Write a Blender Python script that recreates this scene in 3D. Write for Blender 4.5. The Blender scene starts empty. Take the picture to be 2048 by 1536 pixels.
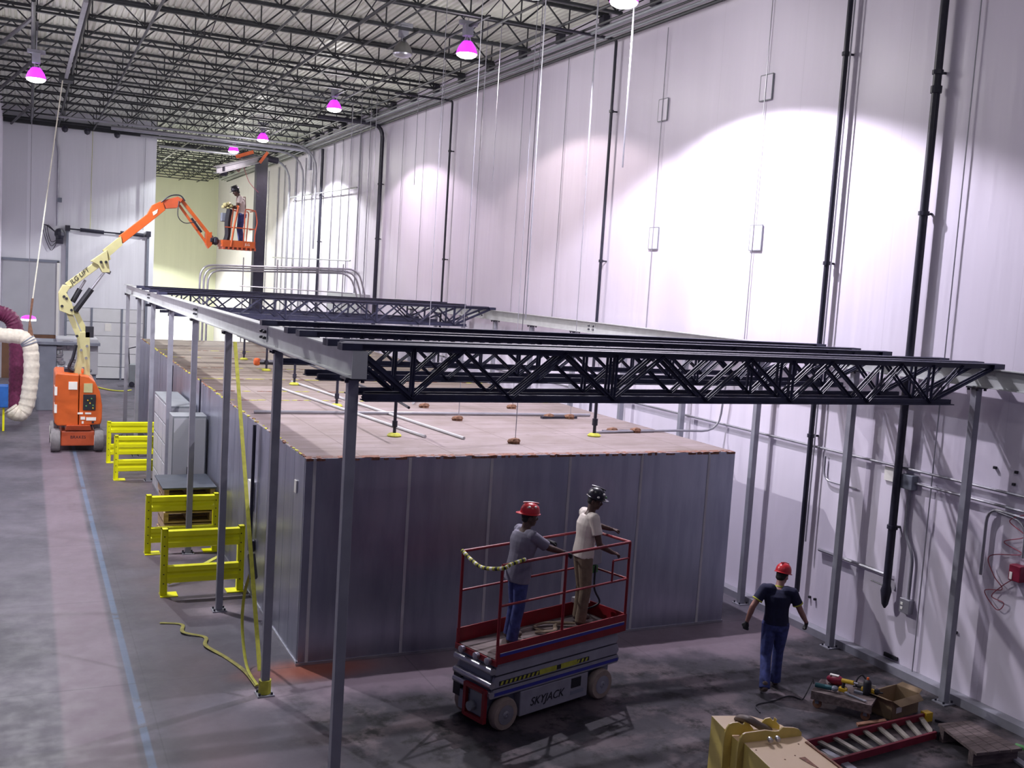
import bpy, bmesh, math, random
from mathutils import Vector, Matrix
random.seed(7)
V = Vector
S = bpy.context.scene
COL = S.collection
# ------------------------------------------------------------------ camera, world, exposure
YAW, PITCH, ROLL, FPX, CH = 0.4480, -0.0956, 0.0629, 2043.97, 5.5
F = V((math.sin(YAW)*math.cos(PITCH), math.cos(YAW)*math.cos(PITCH), math.sin(PITCH)))
R0 = V((math.cos(YAW), -math.sin(YAW), 0)); U0 = R0.cross(F)
RX = R0*math.cos(ROLL)+U0*math.sin(ROLL); UX = -R0*math.sin(ROLL)+U0*math.cos(ROLL)
cd = bpy.data.cameras.new('camera'); cam = bpy.data.objects.new('camera', cd); COL.objects.link(cam)
cam.matrix_world = Matrix(((RX.x, UX.x, -F.x, 0), (RX.y, UX.y, -F.y, 0), (RX.z, UX.z, -F.z, CH), (0, 0, 0, 1)))
cd.sensor_width = 36; cd.sensor_fit = 'HORIZONTAL'; cd.lens = FPX*36/2048
cd.clip_start = 0.05; cd.clip_end = 300
S.camera = cam
w = bpy.data.worlds.new('world'); S.world = w; w.use_nodes = True
w.node_tree.nodes['Background'].inputs[0].default_value = (0.55, 0.49, 0.92, 1)
w.node_tree.nodes['Background'].inputs[1].default_value = 0.125
S.view_settings.view_transform = 'Standard'; S.view_settings.look = 'None'
S.view_settings.gamma = 1; S.view_settings.exposure = 0.0
S.view_settings.use_curve_mapping = False
LAMP_W = 1750.0
def ray(u, v): return F+RX*((u-1024)/FPX)-UX*((v-768)/FPX)
CP = V((0, 0, CH))
def OX(u, v, x): d = ray(u, v); return CP+d*(x/d.x)          # photo pixel onto the plane x
def OY(u, v, y): d = ray(u, v); return CP+d*(y/d.y)
def OZ(u, v, z): d = ray(u, v); return CP+d*((z-CH)/d.z)
ORD = ['first', 'second', 'third', 'fourth', 'fifth', 'sixth', 'seventh', 'eighth', 'ninth', 'tenth', 'eleventh', 'twelfth', 'thirteenth', 'fourteenth', 'fifteenth', 'sixteenth', 'seventeenth', 'eighteenth', 'nineteenth', 'twentieth']+['twenty-'+t for t in ('first', 'second', 'third', 'fourth', 'fifth', 'sixth', 'seventh', 'eighth', 'ninth')]
# ------------------------------------------------------------------ materials
def nt(name):
    m = bpy.data.materials.new(name); m.use_nodes = True
    return m, m.node_tree, m.node_tree.nodes['Principled BSDF']
def mat(name, col, rough=.55, metal=0., vary=.12, scale=6., bump=0., emit=None, es=0., stretch=(1, 1, 1), spec=.5):
    m, t, b = nt(name)
    tc = t.nodes.new('ShaderNodeTexCoord'); mp = t.nodes.new('ShaderNodeMapping'); mp.inputs['Scale'].default_value = stretch
    n = t.nodes.new('ShaderNodeTexNoise'); n.inputs['Scale'].default_value = scale; n.inputs['Detail'].default_value = 5
    r = t.nodes.new('ShaderNodeValToRGB'); c = V(col)
    r.color_ramp.elements[0].position = .3; r.color_ramp.elements[1].position = .7
    r.color_ramp.elements[0].color = (*(c*(1-vary)), 1); r.color_ramp.elements[1].color = (*[min(1, x*(1+vary)) for x in c], 1)
    L = t.links
    L.new(tc.outputs['Object'], mp.inputs[0]); L.new(mp.outputs[0], n.inputs['Vector']); L.new(n.outputs['Fac'], r.inputs[0]); L.new(r.outputs[0], b.inputs['Base Color'])
    b.inputs['Roughness'].default_value = rough; b.inputs['Metallic'].default_value = metal
    b.inputs['Specular IOR Level'].default_value = spec
    if bump:
        bp = t.nodes.new('ShaderNodeBump'); bp.inputs['Strength'].default_value = bump; bp.inputs['Distance'].default_value = .02
        L.new(n.outputs['Fac'], bp.inputs['Height']); L.new(bp.outputs[0], b.inputs['Normal'])
    if emit: b.inputs['Emission Color'].default_value = (*emit, 1); b.inputs['Emission Strength'].default_value = es
    return m
M = {}
M['black'] = mat('black_paint', (.022, .022, .038), .38, 0, .2, 9)
M['joist'] = mat('dark_joist_paint', (.024, .026, .062), .5, .0, .25, 7)
M['roofsteel'] = mat('roof_steel', (.022, .025, .030), .5, .1, .3, 4)
M['greysteel'] = mat('grey_primer_steel', (.27, .275, .32), .42, .1, .1, 5)
M['beamgrey'] = mat('beam_primer', (.50, .52, .52), .42, .05, .08, 5)
M['conduit'] = mat('conduit_steel', (.36, .36, .40), .35, .55, .1, 5)
M['zinc'] = mat('zinc_bright', (.45, .45, .50), .3, .7, .1, 8)
M['white'] = mat('white_plastic', (.50, .50, .52), .5, 0, .06, 5)
M['yellow'] = mat('guard_yellow', (.84, .84, .008), .35, 0, .03, 5)
M['strap'] = mat('strap_yellow', (.46, .46, .05), .7, 0, .2, 12)
M['khaki_strap'] = mat('dirty_strap', (.26, .24, .05), .8, 0, .3, 9)
M['orange'] = mat('lift_orange', (.56, .105, .018), .4, 0, .1, 3)
M['orange_dark'] = mat('lift_orange_dull', (.48, .085, .03), .45, 0, .15, 3)
M['cream'] = mat('lift_cream', (.50, .47, .24), .42, 0, .08, 3)
M['rubber'] = mat('grey_rubber', (.20, .19, .20), .8, 0, .15, 10)
M['tan_rubber'] = mat('tan_rubber', (.30, .24, .20), .8, 0, .15, 8)
M['red'] = mat('lift_red', (.22, .008, .016), .42, 0, .15, 5)
M['liftgrey'] = mat('lift_grey', (.29, .29, .34), .45, 0, .12, 5)
M['bluestripe'] = mat('blue_stripe', (.03, .035, .30), .5)
M['hatred'] = mat('hardhat_red', (.50, .02, .03), .3)
M['hatblack'] = mat('hardhat_black', (.02, .02, .03), .3)
M['skin_dark'] = mat('skin_dark', (.075, .038, .028), .5, 0, .1, 20)
M['skin_light'] = mat('skin_tan', (.33, .17, .14), .5, 0, .08, 20)
M['shirt_grey'] = mat('cloth_grey', (.19, .18, .24), .85, 0, .15, 8, .3)
M['shirt_white'] = mat('cloth_white', (.66, .60, .55), .85, 0, .08, 8, .3)
M['shirt_navy'] = mat('cloth_navy', (.010, .012, .045), .85, 0, .2, 8, .3)
M['jeans'] = mat('denim', (.045, .06, .20), .85, 0, .3, 14, .4)
M['khaki'] = mat('khaki_cloth', (.17, .125, .085), .85, 0, .2, 10, .4)
M['boot'] = mat('boot_leather', (.10, .07, .06), .6, 0, .2, 10)
M['glove'] = mat('glove', (.03, .03, .035), .8)
M['hair'] = mat('hair_black', (.012, .010, .010), .7)
M['eye'] = mat('eye_white', (.75, .73, .7), .25)
M['wood'] = mat('pine_wood', (.42, .30, .17), .7, 0, .3, 3, .2, stretch=(1, 6, 6))
M['oldwood'] = mat('weathered_wood', (.13, .10, .10), .75, 0, .45, 3.5, .3, stretch=(1, 7, 7))
M['brown'] = mat('brown_block', (.20, .10, .06), .8, 0, .3, 15)
M['card'] = mat('cardboard', (.24, .17, .10), .8, 0, .12, 4)
M['ladderred'] = mat('ladder_fibreglass', (.22, .02, .04), .5, 0, .2, 5)
M['rung'] = mat('dull_aluminium', (.26, .24, .21), .5, .2)
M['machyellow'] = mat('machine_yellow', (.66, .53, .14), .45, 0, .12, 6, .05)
def top_sheen(m, col):
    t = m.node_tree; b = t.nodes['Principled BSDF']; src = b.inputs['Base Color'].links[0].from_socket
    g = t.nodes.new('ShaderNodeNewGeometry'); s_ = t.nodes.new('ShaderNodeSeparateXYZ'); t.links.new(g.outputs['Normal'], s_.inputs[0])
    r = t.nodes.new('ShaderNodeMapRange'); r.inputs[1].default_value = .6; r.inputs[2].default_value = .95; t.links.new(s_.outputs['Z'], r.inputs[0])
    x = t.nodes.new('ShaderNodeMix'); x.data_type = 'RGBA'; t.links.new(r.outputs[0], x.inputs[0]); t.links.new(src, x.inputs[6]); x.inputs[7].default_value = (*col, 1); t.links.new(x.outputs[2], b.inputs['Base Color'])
top_sheen(M['machyellow'], (.62, .46, .30))  # pinkish reflection painted as a lighter tan on the upward faces
M['rust'] = mat('rust_edge', (.20, .09, .06), .8, 0, .4, 30, .4)
M['cab'] = mat('cabinet_grey', (.23, .25, .27), .5, .1, .08, 3)
M['machgrey'] = mat('machine_grey', (.20, .22, .27), .5, .1, .12, 2)
M['purplehose'] = mat('purple_hose', (.14, .02, .07), .6, 0, .3, 12, .4)
M['ducthose'] = mat('white_fabric_duct', (.72, .68, .58), .75, 0, .12, 9, .6)
M['rope'] = mat('pale_rope', (.78, .78, .66), .8)
M['blue'] = mat('blue_plastic', (.02, .12, .42), .45)
M['orangefit'] = mat('orange_fitting', (.75, .14, .03), .5)
M['greenbit'] = mat('green_plastic', (.10, .32, .10), .5)
M['teal'] = mat('teal_tool', (.01, .08, .10), .45)
M['toolyellow'] = mat('tool_yellow', (.62, .40, .02), .45)
M['dredbox'] = mat('fire_red', (.20, .01, .035), .4)
M['wirered'] = mat('red_wire', (.28, .06, .09), .6)
M['darkmat'] = mat('dark_sheet', (.055, .065, .085), .5, .0, .2, 3)
M['signwhite'] = mat('sign_white', (.80, .79, .74), .6, 0, .03)
M['ink'] = mat('ink', (.012, .012, .02), .6)
M['door'] = mat('dock_door_white', (.68, .69, .70), .5, 0, .04, 2)
M['brownwall'] = mat('brown_panel', (.15, .075, .04), .6, 0, .2, 2)
M['bluegrey'] = mat('bluegrey_panel', (.42, .43, .46), .5, 0, .06, 1)
M['lens'] = mat('lamp_lens', (1, 1, 1), .3, emit=(1, .97, 1), es=22)
M['reflector'] = mat('lamp_reflector_fringe', (.5, .1, .6), .3, emit=(.55, .02, 1), es=1.5)  # camera's magenta fringe around bright lamps put into the glow colour
M['reflector_off'] = mat('lamp_reflector_unlit', (.20, .20, .20), .3, .6)
M['daylit'] = mat('daylit_opening', (1, 1, 1), .5, emit=(.97, 1, .93), es=3.2)
def wallmat(name, col, edge):
    m, t, b = nt(name); L = t.links
    g = t.nodes.new('ShaderNodeNewGeometry'); s = t.nodes.new('ShaderNodeSeparateXYZ'); L.new(g.outputs['Position'], s.inputs[0])
    mp = t.nodes.new('ShaderNodeMapping'); mp.inputs['Scale'].default_value = (1.6, 1.6, .12); L.new(g.outputs['Position'], mp.inputs[0])
    n = t.nodes.new('ShaderNodeTexNoise'); n.inputs['Scale'].default_value = 1.3; n.inputs['Detail'].default_value = 7; L.new(mp.outputs[0], n.inputs['Vector'])
    r = t.nodes.new('ShaderNodeValToRGB'); r.color_ramp.elements[0].position = .25; r.color_ramp.elements[1].position = .6
    c = V(col); r.color_ramp.elements[0].color = (*(c*.955), 1); r.color_ramp.elements[1].color = (*c, 1); L.new(n.outputs['Fac'], r.inputs[0])
    # panel joints every 1.15 m along the wall
    a = t.nodes.new('ShaderNodeMath'); a.operation = 'MODULO'; a.inputs[1].default_value = 2.4; L.new(s.outputs[edge], a.inputs[0])
    q = t.nodes.new('ShaderNodeMath'); q.operation = 'LESS_THAN'; q.inputs[1].default_value = .010; L.new(a.outputs[0], q.inputs[0])
    x = t.nodes.new('ShaderNodeMix'); x.data_type = 'RGBA'; L.new(q.outputs[0], x.inputs[0]); L.new(r.outputs[0], x.inputs[6]); x.inputs[7].default_value = (*(c*.88), 1)
    L.new(x.outputs[2], b.inputs['Base Color']); b.inputs['Roughness'].default_value = .42
    n2 = t.nodes.new('ShaderNodeTexNoise'); n2.inputs['Scale'].default_value = 1.1; n2.inputs['Detail'].default_value = 3; L.new(mp.outputs[0], n2.inputs['Vector'])
    bp = t.nodes.new('ShaderNodeBump'); bp.inputs['Strength'].default_value = .5; bp.inputs['Distance'].default_value = .06; L.new(n2.outputs['Fac'], bp.inputs['Height']); L.new(bp.outputs[0], b.inputs['Normal'])
    return m
M['wall'] = wallmat('white_wall_panels', (.745, .70, .81), 'Y')
M['wallfar'] = wallmat('far_wall_panels', (.78, .79, .84), 'X')
M['wallyellow'] = wallmat('far_bay_wall', (.74, .75, .60), 'X')
# concrete floor with dirt, a worn blue line and pale lanes
m, t, b = nt('concrete_floor'); L = t.links; M['floor'] = m
def N(k, **kw):
    n = t.nodes.new(k)
    for a, v in kw.items(): setattr(n, a, v)
    return n
def link(a, b_): L.new(a, b_)
g = N('ShaderNodeNewGeometry'); s = N('ShaderNodeSeparateXYZ'); link(g.outputs['Position'], s.inputs[0])
def noise(sc, det=6, vec=None, rough=.6):
    n = N('ShaderNodeTexNoise'); n.inputs['Scale'].default_value = sc; n.inputs['Detail'].default_value = det; n.inputs['Roughness'].default_value = rough
    link(vec or g.outputs['Position'], n.inputs['Vector']); return n.outputs['Fac']
def mth(op, a, b_=None, clamp=False):
    n = N('ShaderNodeMath', operation=op, use_clamp=clamp)
    for i, v in enumerate((a, b_)):
        if v is None: continue
        if hasattr(v, 'name') and not isinstance(v, (int, float)): link(v, n.inputs[i])
        else: n.inputs[i].default_value = v
    return n.outputs[0]
def rng(v, a, b_, c=0., d=1.):
    n = N('ShaderNodeMapRange', interpolation_type='SMOOTHSTEP'); link(v, n.inputs[0])
    for i, q in enumerate((a, b_, c, d)): n.inputs[i+1].default_value = q
    return n.outputs[0]
def mixc(f, a, col):
    n = N('ShaderNodeMix', data_type='RGBA'); link(f, n.inputs[0])
    if isinstance(a, tuple): n.inputs[6].default_value = a
    else: link(a, n.inputs[6])
    n.inputs[7].default_value = col; return n.outputs[2]
X, Y = s.outputs['X'], s.outputs['Y']
n1 = noise(.55); n2 = noise(2.6, 8, rough=.7); n3 = noise(.25, 3); n4 = noise(1.1, 6, rough=.65)
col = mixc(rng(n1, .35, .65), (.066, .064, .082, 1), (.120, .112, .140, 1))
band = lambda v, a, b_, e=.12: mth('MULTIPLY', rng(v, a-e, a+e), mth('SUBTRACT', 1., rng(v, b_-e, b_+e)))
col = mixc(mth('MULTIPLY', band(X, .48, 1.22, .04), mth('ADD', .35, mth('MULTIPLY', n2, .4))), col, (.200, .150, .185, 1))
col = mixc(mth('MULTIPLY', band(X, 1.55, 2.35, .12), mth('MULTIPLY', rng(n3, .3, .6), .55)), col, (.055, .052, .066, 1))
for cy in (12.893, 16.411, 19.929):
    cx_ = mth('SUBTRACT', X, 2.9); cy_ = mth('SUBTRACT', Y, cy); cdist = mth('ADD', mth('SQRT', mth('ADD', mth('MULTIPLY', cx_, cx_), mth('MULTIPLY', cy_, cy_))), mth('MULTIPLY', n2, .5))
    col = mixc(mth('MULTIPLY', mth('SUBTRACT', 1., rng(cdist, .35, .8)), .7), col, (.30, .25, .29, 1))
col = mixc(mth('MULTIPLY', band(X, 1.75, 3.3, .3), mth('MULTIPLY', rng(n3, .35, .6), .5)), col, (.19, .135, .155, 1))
# dusty light strip along the box foot and dark tyre-marked area before it
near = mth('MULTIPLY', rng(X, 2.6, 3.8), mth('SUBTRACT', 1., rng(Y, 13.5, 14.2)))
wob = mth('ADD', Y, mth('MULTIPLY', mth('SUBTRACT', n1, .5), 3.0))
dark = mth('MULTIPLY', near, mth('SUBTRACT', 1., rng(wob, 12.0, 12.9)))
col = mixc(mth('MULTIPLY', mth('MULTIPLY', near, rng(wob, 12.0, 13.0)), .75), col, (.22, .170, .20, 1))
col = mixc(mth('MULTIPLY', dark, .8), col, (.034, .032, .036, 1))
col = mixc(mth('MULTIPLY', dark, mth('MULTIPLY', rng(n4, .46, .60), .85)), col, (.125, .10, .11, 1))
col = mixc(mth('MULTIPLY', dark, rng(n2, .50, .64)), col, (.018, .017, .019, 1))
# orange stain round the box corner
dx = mth('SUBTRACT', X, 3.7); dy = mth('SUBTRACT', Y, 13.55)
dd = mth('SQRT', mth('ADD', mth('MULTIPLY', mth('MULTIPLY', dx, dx), .35), mth('MULTIPLY', mth('MULTIPLY', dy, dy), 2.2)))
col = mixc(mth('MULTIPLY', mth('SUBTRACT', 1., rng(mth('ADD', dd, mth('MULTIPLY', n2, .3)), .25, .95)), .8), col, (.36, .10, .05, 1))
blue = mth('MULTIPLY', mth('MULTIPLY', band(X, 1.30, 1.39, .012), rng(n2, .34, .46)), .42)
col = mixc(blue, col, (.13, .22, .36, 1))
# saw-cut joints
jy = mth('LESS_THAN', mth('MODULO', mth('ADD', Y, .7), 3.6), .025)
jx = mth('LESS_THAN', mth('MODULO', mth('ADD', X, 9.3), 3.6), .018)
col = mixc(mth('MULTIPLY', mth('MAXIMUM', jx, jy), .35), col, (.05, .05, .06, 1))
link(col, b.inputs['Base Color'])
link(rng(n2, .3, .7, .42, .62), b.inputs['Roughness']); b.inputs['Specular IOR Level'].default_value = .22
bp = N('ShaderNodeBump'); bp.inputs['Strength'].default_value = .12; bp.inputs['Distance'].default_value = .01; link(n2, bp.inputs['Height']); link(bp.outputs[0], b.inputs['Normal'])
# galvanised sheet
m, t, b = nt('galvanised_sheet'); L = t.links; M['galv'] = m
g = N('ShaderNodeNewGeometry')
mp = N('ShaderNodeMapping'); mp.inputs['Scale'].default_value = (1, 1, .15); link(g.outputs['Position'], mp.inputs[0])
a1 = noise(5., 6, mp.outputs[0]); a2 = noise(.9, 4)
link(mixc(rng(a1, .35, .65), (.33, .35, .44, 1), (.40, .42, .51, 1)), b.inputs['Base Color'])
b.inputs['Metallic'].default_value = .82; link(rng(a2, .3, .7, .30, .42), b.inputs['Roughness'])
# roof board of the box: pinkish particle board, dirt
m, t, b = nt('roof_board'); L = t.links; M['board'] = m
g = N('ShaderNodeNewGeometry'); s = N('ShaderNodeSeparateXYZ'); link(g.outputs['Position'], s.inputs[0]); X, Y = s.outputs['X'], s.outputs['Y']
b1 = noise(.9, 7, rough=.65); b2 = noise(5, 6); mp = N('ShaderNodeMapping'); mp.inputs['Scale'].default_value = (.25, 2.2, 1); link(g.outputs['Position'], mp.inputs[0]); b3 = noise(1.4, 6, mp.outputs[0], .7)
col = mixc(rng(b1, .3, .7), (.205, .165, .155, 1), (.285, .235, .24, 1))
farf = rng(Y, 19, 27)
col = mixc(mth('MULTIPLY', farf, .7), col, (.22, .19, .135, 1))
col = mixc(mth('MULTIPLY', rng(b3, .46, .60), mth('ADD', mth('MULTIPLY', farf, .6), .30)), col, (.11, .08, .06, 1))
col = mixc(mth('MULTIPLY', rng(b2, .62, .72), .5), col, (.13, .10, .085, 1))
jy = mth('LESS_THAN', mth('MODULO', mth('ADD', Y, .1), 1.22), .03); jx = mth('LESS_THAN', mth('MODULO', X, 1.45), .02)
col = mixc(mth('MULTIPLY', mth('MAXIMUM', jx, jy), .5), col, (.09, .07, .06, 1))
link(col, b.inputs['Base Color']); b.inputs['Roughness'].default_value = .75
M['deck'] = mat('roof_deck', (.72, .74, .66), .5, .15, .06, 2)
# ------------------------------------------------------------------ mesh builder
class MB:
    def __init__(s): s.v = []; s.f = []; s.m = []; s.x = None
    def add(s, vs, fs, mi=0):
        n = len(s.v)
        s.v += [(s.x @ V(p)) if s.x else V(p) for p in vs]
        s.f += [tuple(i+n for i in f) for f in fs]; s.m += [mi]*len(fs); return s
    def box(s, a, b, mi=0):
        x0, y0, z0 = a; x1, y1, z1 = b
        return s.add([(x0, y0, z0), (x1, y0, z0), (x1, y1, z0), (x0, y1, z0), (x0, y0, z1), (x1, y0, z1), (x1, y1, z1), (x0, y1, z1)],
                     [(0, 3, 2, 1), (4, 5, 6, 7), (0, 1, 5, 4), (1, 2, 6, 5), (2, 3, 7, 6), (3, 0, 4, 7)], mi)
    def bar(s, p, q, w, h, up=(0, 0, 1), mi=0):
        p, q = V(p), V(q); d = (q-p).normalized(); up = V(up)
        a = d.cross(up)
        if a.length < 1e-4: a = d.cross(V((0, 1, 0)))
        a.normalize(); c = a.cross(d).normalized(); vs = []
        for e in (p, q):
            for i, j in ((-1, -1), (1, -1), (1, 1), (-1, 1)): vs.append(e+a*(w/2*i)+c*(h/2*j))
        return s.add(vs, [(0, 1, 2, 3), (7, 6, 5, 4), (0, 4, 5, 1), (1, 5, 6, 2), (2, 6, 7, 3), (3, 7, 4, 0)], mi)
    def tube(s, pts, r, n=8, cap=True, mi=0, sq=1.):
        pts = [V(p) for p in pts]; rs = r if isinstance(r, (list, tuple)) else [r]*len(pts); vs = []; fs = []
        d0 = (pts[1]-pts[0]).normalized(); a = d0.cross(V((0, 0, 1)))
        if a.length < .05: a = d0.cross(V((0, 1, 0)))
        a.normalize()
        for i, p in enumerate(pts):
            d = ((pts[min(i+1, len(pts)-1)]-pts[max(i-1, 0)])).normalized()
            a = (a-d*a.dot(d)).normalized(); c = d.cross(a)
            for k in range(n):
                t_ = 2*math.pi*k/n; vs.append(p+a*(math.cos(t_)*rs[i])+c*(math.sin(t_)*rs[i]*sq))
        for i in range(len(pts)-1):
            for k in range(n): fs.append((i*n+k, i*n+(k+1) % n, (i+1)*n+(k+1) % n, (i+1)*n+k))
        if cap: fs += [tuple(range(n))[::-1], tuple(range((len(pts)-1)*n, len(pts)*n))]
        return s.add(vs, fs, mi)
    def lathe(s, prof, o=(0, 0, 0), axis=(0, 0, 1), n=20, mi=0):
        o = V(o); d = V(axis).normalized(); a = d.cross(V((0, 0, 1)))
        if a.length < .05: a = V((1, 0, 0))
        a.normalize(); c = d.cross(a); vs = []; fs = []
        for r, z in prof:
            for k in range(n):
                t_ = 2*math.pi*k/n; vs.append(o+d*z+a*(r*math.cos(t_))+c*(r*math.sin(t_)))
        for i in range(len(prof)-1):
            for k in range(n): fs.append((i*n+k, i*n+(k+1) % n, (i+1)*n+(k+1) % n, (i+1)*n+k))
        fs += [tuple(range(n))[::-1], tuple(range((len(prof)-1)*n, len(prof)*n))]
        return s.add(vs, fs, mi)
    def ball(s, c, r, n=12, mi=0, rot=None):
        c = V(c); r = V((r, r, r)) if isinstance(r, (int, float)) else V(r); vs = []; fs = []; h = n//2
        for i in range(1, h):
            ph = math.pi*i/h
            for k in range(n):
                t_ = 2*math.pi*k/n; q = V((r.x*math.sin(ph)*math.cos(t_), r.y*math.sin(ph)*math.sin(t_), r.z*math.cos(ph)))
                vs.append(c+(rot @ q if rot else q))
        T = len(vs); vs += [c+(rot @ V((0, 0, r.z)) if rot else V((0, 0, r.z))), c-(rot @ V((0, 0, r.z)) if rot else V((0, 0, r.z)))]
        for i in range(h-2):
            for k in range(n): fs.append((i*n+k, (i+1)*n+k, (i+1)*n+(k+1) % n, i*n+(k+1) % n))
        for k in range(n): fs += [(T, k, (k+1) % n), (T+1, (h-2)*n+(k+1) % n, (h-2)*n+k)]
        return s.add(vs, fs, mi)
    def prism(s, poly, ext, mi=0):
        poly = [V(p) for p in poly]; e = V(ext); n = len(poly)
        fs = [tuple(range(n))[::-1], tuple(range(n, 2*n))]+[(i, (i+1) % n, n+(i+1) % n, n+i) for i in range(n)]
        return s.add(poly+[p+e for p in poly], fs, mi)
    def build(s, name, m, parent=None, smooth=False, bevel=0, loc=None):
        off = V((0, 0, 0))
        if parent is not None:
            q = parent
            while q is not None: off += V(q.location); q = q.parent
        elif loc is not None: off = V(loc)
        else:
            xs = [p.x for p in s.v]; ys = [p.y for p in s.v]; zs = [p.z for p in s.v]
            off = V(((min(xs)+max(xs))/2, (min(ys)+max(ys))/2, min(zs)))
        me = bpy.data.meshes.new(name); me.from_pydata([p-off for p in s.v], [], s.f)
        ms = m if isinstance(m, (list, tuple)) else [m]
        for k in ms: me.materials.append(M[k] if isinstance(k, str) else k)
        me.polygons.foreach_set('material_index', s.m)
        bm = bmesh.new(); bm.from_mesh(me); bmesh.ops.recalc_face_normals(bm, faces=bm.faces[:]); bm.to_mesh(me); bm.free()
        if smooth:
            me.polygons.foreach_set('use_smooth', [True]*len(me.polygons)); me.set_sharp_from_angle(angle=.7)
        o = bpy.data.objects.new(name, me); COL.objects.link(o)
        if parent is not None: o.parent = parent
        else: o.location = off
        if bevel:
            bv = o.modifiers.new('bevel', 'BEVEL'); bv.width = bevel; bv.segments = 2; bv.limit_method = 'ANGLE'
        return o
def tag(o, label=None, cat=None, group=None, kind=None):
    if label: o['label'] = label
    if cat: o['category'] = cat
    if group: o['group'] = group
    if kind: o['kind'] = kind
    return o
def empty(name, loc, label, cat, group=None):
    o = bpy.data.objects.new(name, None); COL.objects.link(o); o.location = loc; o.empty_display_size = .1
    return tag(o, label, cat, group)
CH_ = {}
def kids(o):
    return [c for c in bpy.data.objects if c.parent == o]
def copy_tree(o, parent=None, loc=None, rz=None):
    c = o.copy(); COL.objects.link(c)
    if parent is not None: c.parent = parent
    if loc is not None: c.location = loc
    if rz is not None: c.rotation_euler = (0, 0, rz)
    for k in KIDS.get(o.name, None) or kids(o): copy_tree(k, c)
    return c
KIDS = {}
def arc(c, a, b, r, a0, a1, n=8):
    return [V(c)+V(a)*(r*math.cos(a0+(a1-a0)*i/n))+V(b)*(r*math.sin(a0+(a1-a0)*i/n)) for i in range(n+1)]
def fillet(pts, r, n=5):
    pts = [V(p) for p in pts]; out = [pts[0]]
    for i in range(1, len(pts)-1):
        a, b_, c = pts[i-1], pts[i], pts[i+1]; u = (a-b_); v = (c-b_); rr = min(r, u.length*.45, v.length*.45)
        p, q = b_+u.normalized()*rr, b_+v.normalized()*rr
        for k in range(n+1):
            t_ = k/n; out.append(p*(1-t_)**2+b_*(2*t_*(1-t_))+q*t_**2)
    out.append(pts[-1]); return out
def catmull(pts, n=6):
    pts = [V(p) for p in pts]; P_ = [pts[0]]+pts+[pts[-1]]; out = []
    for i in range(1, len(P_)-2):
        a, b_, c, d = P_[i-1:i+3]
        for k in range(n):
            t_ = k/n; out.append(.5*((2*b_)+(c-a)*t_+(2*a-5*b_+4*c-d)*t_*t_+(3*b_-a-3*c+d)*t_**3))
    out.append(pts[-1]); return out
def text(body, size, o, xdir, ydir, m, parent, name='lettering', ext=.002, label=None, shear=0.):
    cu = bpy.data.curves.new(name, 'FONT'); cu.body = body; cu.size = size; cu.extrude = ext; cu.align_x = 'CENTER'; cu.align_y = 'CENTER'; cu.shear = shear
    tmp = bpy.data.objects.new('tmp', cu); COL.objects.link(tmp)
    me = bpy.data.meshes.new_from_object(tmp.evaluated_get(bpy.context.evaluated_depsgraph_get())); bpy.data.objects.remove(tmp)
    x, y = V(xdir).normalized(), V(ydir).normalized(); y = (y-x*y.dot(x)).normalized(); z = x.cross(y); off = V((0, 0, 0)); q = parent
    while q is not None: off += V(q.location); q = q.parent
    T = Matrix(((x.x, y.x, z.x, 0), (x.y, y.y, z.y, 0), (x.z, y.z, z.z, 0), (0, 0, 0, 1)))
    me.transform(Matrix.Translation(V(o)-off) @ T); me.materials.clear(); me.materials.append(M[m])
    ob = bpy.data.objects.new(name, me); COL.objects.link(ob); ob.parent = parent
    if label: ob['label'] = label
    return ob
# ------------------------------------------------------------------ room
XW, YF, YB, XL, XD, ZR = 12.16, 50.7, 74.8, -.98, 5.40, 11.95
def struct(name, mb, m, **k): return tag(mb.build(name, m, **k), kind='structure')
struct('floor', MB().box((-6, -2, -.2), (XW+.3, YB+.3, 0)), 'floor')
struct('wall_right', MB().box((XW, 0, 0), (XW+.3, YB, ZR+.3)), 'wall')
struct('wall_left', MB().box((XL-.3, 20, 0), (XL, YF, ZR+.3)), 'wall')
struct('wall_far_left', MB().box((XL, YF, 0), (XD, YF+.3, ZR+.3)), 'wallfar')
struct('wall_far_return', MB().box((XD-.3, YF+.3, 0), (XD, YB, ZR+.3)), 'wallyellow')
# far wall of the rear bay with the daylit opening
a, b_ = OY(308, 612, YB), OY(397, 712, YB)
wx0, wx1, wz1 = a.x, b_.x-.25, a.z
mb = MB(); mb.box((XD, YB, 0), (wx0, YB+.3, ZR+.3)); mb.box((wx1, YB, 0), (XW, YB+.3, ZR+.3)); mb.box((wx0, YB, wz1), (wx1, YB+.3, ZR+.3))
struct('wall_far_right', mb, 'wallyellow')
struct('lit_doorway_1', MB().box((wx0, YB+.12, 0), (wx1, YB+.16, wz1)), 'daylit')  # glowing panel standing in for daylight through an open doorway
# ribbed roof deck
mb = MB(); pitch = .15; x = -6.0; pr = []
while x < XW: pr += [(x, ZR), (x+.07, ZR), (x+.09, ZR+.045), (x+.13, ZR+.045)]; x += pitch
vs = [(a, y, z) for y in (4, YB) for a, z in pr]; n = len(pr)
mb.add(vs, [(i, i+1, n+i+1, n+i) for i in range(n-1)]); mb.box((-6, 4, ZR+.09), (XW+.3, YB+.3, ZR+.2))
struct('ceiling', mb, 'deck')
# ledger curb along the foot of the right wall
struct('baseboard_right', MB().box((11.97, 5.5, 0), (XW-.002, 36.6, .12)), 'greysteel')
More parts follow.
